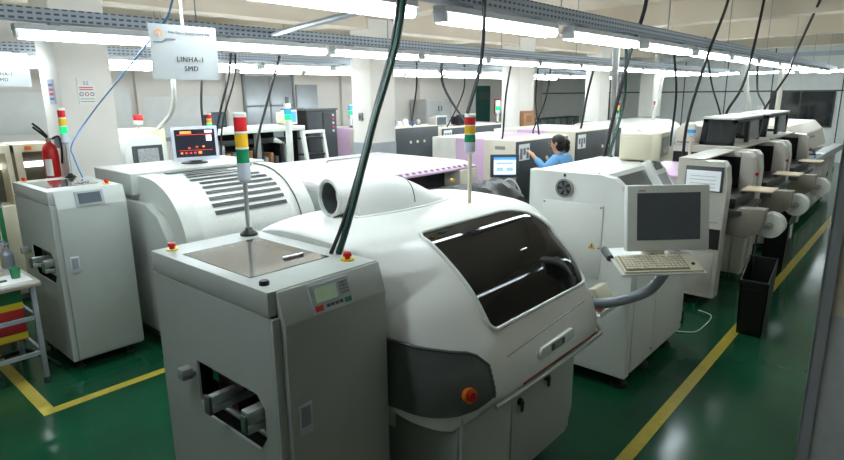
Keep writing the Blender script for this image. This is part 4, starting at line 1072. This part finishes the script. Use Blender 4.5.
part('plinth', MB().box(4.6, 6.2, 8.3, 9.1, 0, .05), dgrey, t)
def small_crt(u, v, z, label, m, w_=.28, c=cream):
    t = thing('monitor', label, 'monitor', (u, v+.12, z)); 
    part('casing', MB().box(u-w_/2, u+w_/2, v, v+.08, z+.02, z+.26, .01).box(u-w_*.4, u+w_*.4, v+.08, v+.28, z+.03, z+.22, .02), c, t)
    part('screen', MB().box(u-w_*.4, u+w_*.4, v-.004, v+.001, z+.05, z+.23), m, t)
    part('base', MB().box(u-w_*.3, u+w_*.3, v+.04, v+.24, z, z+.02), c, t)
    return t
small_crt(6.12, 8.35, 1.6, 'small boxy monitor glowing blue on the open machine', scrblue)
small_crt(4.85, 8.5, 1.6, 'dark monitor turned off at the left end of the open machine', scrg, .3, black)
t = thing('signal_post', 'thick white post with blue and green light before the open machine', 'signal light', (5.7, 7.85, 0))
part('post', MB().cyl((5.7, 7.85, .02), (5.7, 7.85, 1.72), .055, n=20), capw, t)
part('foot_plate', MB().cyl((5.7, 7.85, 0), (5.7, 7.85, .02), .12, n=20), dgrey, t)
for i, m in enumerate((grnlit, bluel, capw)): part('lens', MB().cyl((5.7, 7.85, 1.72+i*.09), (5.7, 7.85, 1.80+i*.09), .056, n=20), m, t)
part('cap', MB().cyl((5.7, 7.85, 1.98), (5.7, 7.85, 2.08), .03, n=14), dgrey, t)
t = thing('slanted_rack', 'white framed slanted rack with dark shelves beside the white post', 'rack', (6.3, 7.75, 0))
for x in (6.0, 6.42): part('upright', MB().prism([(7.6, .0), (7.66, .0), (7.95, 1.5), (7.89, 1.5)], 'x', x, x+.05), capw, t)
for i in range(5):
    z = .3+i*.27; y = 7.6+z*.193
    part('shelf', MB().box(6.05, 6.42, y+.02, y+.3, z, z+.03), black, t)
part('top_bar', MB().box(6.0, 6.47, 7.88, 7.96, 1.48, 1.53), capw, t)
t = thing('rack_cabinet', 'tall black rack cabinet left of the pink striped machine', 'cabinet', (6.75, 8.5, 0))
part('body', MB().box(6.42, 7.1, 8.3, 9.0, .04, 1.84, .008), black, t)
part('top', MB().box(6.4, 7.12, 8.28, 9.02, 1.84, 1.87), dgrey, t)
for i in range(2): part('door', MB().box(6.44+.34*i, 6.75+.33*i, 8.285, 8.3, .1, 1.8, .003), mat('rack_door', (34, 40, 46), .3), t)
for i in range(5): part('indicator', MB().box(6.98, 7.02, 8.275, 8.285, 1.45+.07*i, 1.49+.07*i), [mat('rack_light', (180, 190, 200), .4, emit=.3), inkr][i % 2], t)
part('plinth', MB().box(6.45, 7.07, 8.33, 8.97, 0, .04), black, t)
# things on the machines of the third line
small_crt(10.75, 8.8, 1.34, 'grey boxy monitor on the pink topped machine at the back', scrg, .42, mat('grey_case', (176, 174, 168), .5))
small_crt(11.55, 8.75, 1.34, 'black monitor on the pink topped machine at the back', scrdark, .42, black)
t = thing('wall_cabinet', 'pale grey two door cabinet against the back wall', 'cabinet', (13.7, 11.6, 0))
part('body', MB().box(13.1, 14.3, 11.3, 11.9, 0, 1.95, .01), mat('cabinet_grey', (190, 192, 190), .45), t)
for i in range(2):
    d = part('door', MB().box(13.12+.6*i, 13.69+.6*i, 11.28, 11.3, .05, 1.9, .003), mat('cabinet_door', (180, 183, 182), .45), t)
    part('door_handle', MB().box(13.62+.14*i, 13.65+.14*i, 11.26, 11.28, 1.6, 1.75), dgrey, d)
cols = [bluebox, capw, paper, bluebox, midgrey]
hts = [.2, .12, .16, .1, .14]
nm = ['tall blue', 'short white', 'pale', 'short blue', 'grey']
for i in range(5):
    x = 9.0+i*.2; y = 8.7
    t = thing('bottle', '%s bottle standing on the pink striped machine at the back' % nm[i], 'bottle', (x, y, 1.43), 0, 'bottles on the striped machine')
    part('flask', MB().lathe([(.05, 0), (.055, .01), (.055, hts[i]*.7), (.02, hts[i]*.9), (.02, hts[i])], (x, y, 1.43), 14), cols[i], t)
    part('stopper', MB().cyl((x, y, 1.43+hts[i]), (x, y, 1.45+hts[i]), .022, n=12), dgrey, t)
tower(8.35, 9.3, 1.43, 1.62, 1.9, .045, 'thin signal light with green and blue lenses left of the second column', 'g', pole_m=capw, order=('b', 'g'))
tower(13.1, 8.8, 1.34, 1.58, 1.92, .07, 'signal light glowing teal left of the third column', 'g', pole_m=capw, order=('w', 'g'))
t = thing('red_box', 'red hydrant box on the back wall beside the teal door', 'box', (17.9, 11.9, 1.3))
part('box', MB().box(17.6, 18.2, 11.8, 12.003, 1.4, 1.9, .02), redp, t)
part('hose_reel', MB().cyl((17.9, 11.8, 1.65), (17.9, 11.76, 1.65), .18, n=20), mat('pale_red', (214, 90, 90), .5), t)
for i in range(6):
    x = 15.4+i*.42
    t = thing('tray_rack', '%s dark tray rack from the left in the row behind the third line' % ORD[i], 'rack', (x+.15, 8.9, 0), 0, 'dark tray racks')
    part('frame', MB().box(x, x+.3, 8.8, 8.84, 0, 1.36).box(x, x+.3, 9.16, 9.2, 0, 1.36).box(x, x+.3, 8.8, 9.2, 1.33, 1.36), dgrey, t)
    for q in range(6): part('tray', MB().box(x+.02, x+.28, 8.82, 9.18, .1+q*.22, .13+q*.22), frame_d, t)
# ------------------------------------------------------------------ work table at far left
t = thing('work_table', 'grey steel work table cut off at the left edge', 'table', (.85, 5.15, 0))
part('table_top', MB().box(.42, 1.2, 4.8, 5.5, .765, .795, .004), mat('table_top', (176, 176, 170), .4, var=.06), t)
part('edge_trim', MB().box(.42, 1.202, 4.795, 4.8, .76, .78), mat('table_edge', (140, 124, 108), .5), t)
for x in (.46, 1.15):
    for y in (4.84, 5.44):
        l_ = part('leg', MB().box(x-.017, x+.017, y-.017, y+.017, .03, .765, .003), steel, t)
        part('foot', MB().lathe([(.025, 0), (.025, .01), (.012, .03)], (x, y, 0), 12), rubber, l_)
for z in (.22, .5):
    part('rail', MB().box(.46, 1.15, 4.83, 4.85, z, z+.03), steel, t); part('rail', MB().box(.46, 1.15, 5.43, 5.45, z, z+.03), steel, t)
    part('rail', MB().box(1.14, 1.16, 4.85, 5.43, z, z+.03), steel, t)
part('side_board', MB().box(.46, 1.12, 5.03, 5.04, .3, .74), redb, t, 'red board with yellow stripes')
for z in (.34, .58): part('board_stripe', MB().box(.46, 1.12, 5.024, 5.03, z-.03, z+.02), ringy, t)
part('board_field', MB().box(.46, 1.12, 5.024, 5.03, .6, .74), greenp, t)
t = thing('cup', 'small green cup on the paper at the table corner', 'cup', (1.1, 5.0, .799))
part('wall', MB().lathe([(.028, 0), (.036, .075), (.033, .075), (.026, .005)], (1.1, 5.0, .799), 20), greenp, t)
part('rim', MB().ring((1.1, 5.0, .872), (1.1, 5.0, .877), .038, .033, 20), greenp, t)
single('paper_sheet', MB().box(.95, 1.17, 4.86, 5.12, .7955, .7985), paper, 'white paper sheet lying under the green cup', 'paper')
single('tan_block', MB().box(.98, 1.06, 5.16, 5.21, .796, .82, .004), tan, 'small tan block on the table behind the green cup', 'block')
single('gauge', MB().box(.97, 1.03, 4.94, 4.97, .799, .81, .002), dgrey, 'dark flat gauge lying on the paper left of the cup', 'gauge')
t = thing('bottle', 'grey plastic bottle standing at the back of the table', 'bottle', (1.15, 5.38, .795))
part('flask', MB().lathe([(.04, 0), (.045, .01), (.045, .11), (.02, .145), (.018, .16)], (1.15, 5.38, .795), 18), mat('grey_bottle', (128, 134, 142), .4), t)
part('nozzle', MB().tube([(1.15, 5.38, .95), (1.15, 5.38, 1.0), (1.1, 5.4, 1.03)], .007, 8, 4), midgrey, t)
t = thing('storage_shelf', 'shelf unit with boxes at the left edge behind the table', 'shelf', (1.15, 6.2, 0))
for x in (.9, 1.29):
    for y in (6.0, 6.4): part('leg', MB().box(x-.015, x+.015, y-.015, y+.015, 0, 1.3), greenp, t)
for z in (.5, .85, 1.18): part('shelf_board', MB().box(.88, 1.31, 5.98, 6.42, z, z+.02), mat('lilac_board', (170, 156, 180), .6), t)
for i, (z, m, nm_) in enumerate(((1.2, brown, 'flat brown'), (.87, greenp, 'green'), (.52, ringy, 'yellow'))):
    single('storage_box', MB().box(.95, 1.27, 6.03, 6.3, z+.0005, z+.1+.06*i, .006), m, '%s box on the shelf unit at the left edge' % nm_, 'box')
single('floor_cable', MB().tube([(1.3, 5.0, .012), (1.27, 5.35, .012), (1.2, 5.6, .012), (.95, 5.5, .012), (.9, 5.2, .012)], .01, 6, 6), bwire, 'black cable lying on the green floor under the work table', 'cable')
single('floor_cable', MB().tube([(5.1, 1.6, .01), (5.2, 1.38, .01), (5.4, 1.34, .01), (5.72, 1.36, .01), (5.8, 1.5, .01)], .004, 6, 6), wwire, 'white cable lying on the floor before the nearest chip mounter', 'cable')
t = thing('transformer', 'dark squat unit on the floor between white machine and chip mounter', 'transformer', (5.5, 1.7, 0))
part('case', MB().lathe([(.16, 0), (.17, .02), (.17, .08), (.12, .12)], (5.5, 1.72, 0), 24), rubber, t)
part('pipe', MB().tube([(5.5, 1.72, .12), (5.52, 1.72, .3), (5.6, 1.75, .45), (5.75, 1.8, .5)], .03, 10, 5), bwire, t)
# ------------------------------------------------------------------ hanging cables and conduits
def cable(pts, r, m, label, cat='cable'):
    mb = MB()
    q = [Vector(p) for p in pts]
    mb.tube(q, r, 8, 6); single('conduit' if cat == 'conduit' else 'hanging_cable', mb, m, label, cat)
cable([(2.085, 1.93, 3.54), (2.06, 1.9, 2.56), (1.83, 1.9, 1.95), (1.70, 1.92, 1.58), (1.645, 1.95, 1.402)], .015, gwire, 'thick dark green cable dropping diagonally to the foreground loader')
cable([(2.06, 1.925, 3.54), (2.045, 1.92, 2.56), (1.845, 1.92, 1.98), (1.69, 1.94, 1.58), (1.625, 1.98, 1.402)], .009, bwire, 'thin dark cable twisted along the thick green cable')
cable([(1.3, 2.35, 3.0), (1.52, 3.0, 2.58), (1.61, 3.5, 2.42), (1.93, 5.4, 1.98), (1.77, 5.5, 1.72), (1.76, 5.47, 1.6), (1.8, 5.46, 1.432)], .006, blwire, 'light blue air hose sweeping down to the loader at left', 'hose')
cable([(4.33, 7.12, 2.65), (4.24, 7.1, 2.31), (4.12, 7.25, 1.72), (4.08, 7.3, 1.2), (4.08, 7.3, .0)], .016, bwire, 'black cable dropping just right of the LINHA-1 sign')
cable([(4.4, 7.13, 2.65), (4.33, 7.1, 2.31), (4.2, 7.25, 1.75), (4.16, 7.3, 1.2), (4.16, 7.3, .0)], .012, bwire, 'second black cable beside the one right of the sign')
cable([(5.1, 7.13, 2.65), (4.97, 7.3, 2.04), (4.78, 7.35, 1.46), (4.75, 7.4, .9), (4.75, 7.4, 0)], .018, bwire, 'black cable bundle curving down before the grey steel doors')
cable([(3.62, 7.4, 3.54), (3.62, 7.35, 2.4), (3.75, 7.7, 1.95), (3.88, 8.45, 1.665)], .03, wwire, 'white flexible duct below the LINHA-1 sign', 'conduit')
cable([(4.63, 8.42, 2.6), (4.55, 8.42, 2.0), (4.55, 8.42, 1.602)], .018, bwire, 'black cable seen under the right half of the sign')
cable([(2.78, 1.97, 3.3), (2.78, 1.97, 2.61), (2.87, 2.05, 2.29), (2.74, 2.05, 1.992)], .011, bwire, 'black cable hanging down to the tower behind the dark window')
cable([(8.0, 7.12, 2.65), (8.3, 7.4, 2.2), (9.05, 8.2, 1.6), (9.3, 8.42, 1.432)], .016, bwire, 'black cable hanging right of the second column')
cable([(5.53, 4.5, 2.6), (6.4, 5.2, 2.2), (8.1, 6.1, 1.62), (8.3, 6.1, 1.422)], .018, bwire, 'black cable slanting to the right behind the amber tower')
cable([(9.4, 7.12, 2.65), (9.9, 7.5, 2.2), (10.4, 8.1, 1.76), (10.7, 8.6, 1.342)], .014, bwire, 'black cable crossing the slanting cable behind the amber tower')
cable([(7.04, 4.5, 2.6), (7.2, 4.7, 2.1), (7.45, 4.9, 1.56), (7.5, 4.95, 1.422)], .014, bwire, 'black cable slanting across the third column')
cable([(9.62, 4.5, 2.6), (9.8, 4.7, 2.1), (10.05, 4.9, 1.54), (10.1, 4.95, 1.452)], .02, bwire, 'black cable slanting across the fourth column')
cable([(7.74, 4.5, 2.6), (8.2, 4.8, 2.0), (8.68, 5.0, 1.45), (8.7, 5.0, 1.422)], .014, bwire, 'upright black cable left of the woman')
cable([(8.12, 4.5, 2.6), (8.6, 4.85, 2.0), (8.85, 5.2, 1.5), (8.85, 5.2, 1.422)], .012, bwire, 'upright black cable directly above the woman')
cable([(5.06, 1.95, 3.5), (5.06, 1.95, 2.85), (5.12, 2.1, 2.37), (5.0, 2.2, 1.6), (4.98, 2.2, 1.542)], .017, bwire, 'thick black cable falling to the white fan machine')
cable([(5.17, 2.15, 2.6), (5.22, 2.15, 2.03), (5.0, 2.15, 1.6), (4.96, 2.12, 1.542)], .014, gwire, 'dark green cable beside the thick black one')
cable([(4.98, 2.15, 2.6), (6.5, 2.8, 2.1), (8.2, 3.5, 1.5), (8.3, 3.55, 1.0), (8.3, 3.55, .0)], .035, wwire, 'white conduit slanting behind the thick black cable', 'conduit')
cable([(7.45, 1.94, 3.54), (7.39, 1.94, 3.08), (6.85, 1.94, 2.48), (6.64, 2.02, 1.8), (6.7, 2.05, 1.292)], .016, bwire, 'black cable slanting to the blue light left of the largest black hood')
cable([(8.84, 1.9, 3.54), (8.87, 1.9, 3.23), (8.49, 1.93, 2.24), (8.72, 2.16, 1.82), (8.72, 2.2, 1.482)], .017, bwire, 'black cable slanting to the second black hood')
cable([(10.2, 1.42, 3.54), (10.32, 1.5, 3.34), (11.29, 1.9, 2.59), (11.4, 1.95, 2.4), (11.73, 2.3, 1.8), (11.75, 2.35, 1.535)], .018, bwire, 'long black cable slanting across the far dark window')
cable([(6.36, 2.15, 2.6), (6.9, 2.25, 2.1), (7.02, 2.3, 1.6), (7.0, 2.3, 1.482)], .013, bwire, 'thin black cable right of the cream box monitor')
cable([(7.43, 2.15, 2.7), (8.4, 2.3, 2.2), (9.0, 2.3, 1.75), (9.05, 2.3, 1.482)], .012, bwire, 'thin black cable falling behind the largest black hood')
cable([(10.08, 2.15, 2.6), (11.5, 2.4, 2.1), (13.1, 2.58, 1.8), (13.2, 2.58, 1.542)], .016, bwire, 'black cable falling to the far oven')
cable([(12.91, 4.5, 2.6), (13.3, 4.7, 2.0), (13.64, 4.9, 1.52), (13.65, 4.9, 1.48)], .04, wwire, 'white upright conduit above the covered machine', 'conduit')
cable([(9.28, 2.15, 2.6), (10.2, 2.28, 2.1), (10.6, 2.3, 1.76), (10.62, 2.35, 1.0), (10.62, 2.35, 0)], .04, wwire, 'white upright conduit behind the second black hood', 'conduit')
cable([(11.82, 2.15, 2.6), (12.8, 2.3, 2.1), (13.6, 2.45, 1.66), (13.65, 2.45, 1.542)], .045, wwire, 'white upright conduit in front of the far dark window', 'conduit')
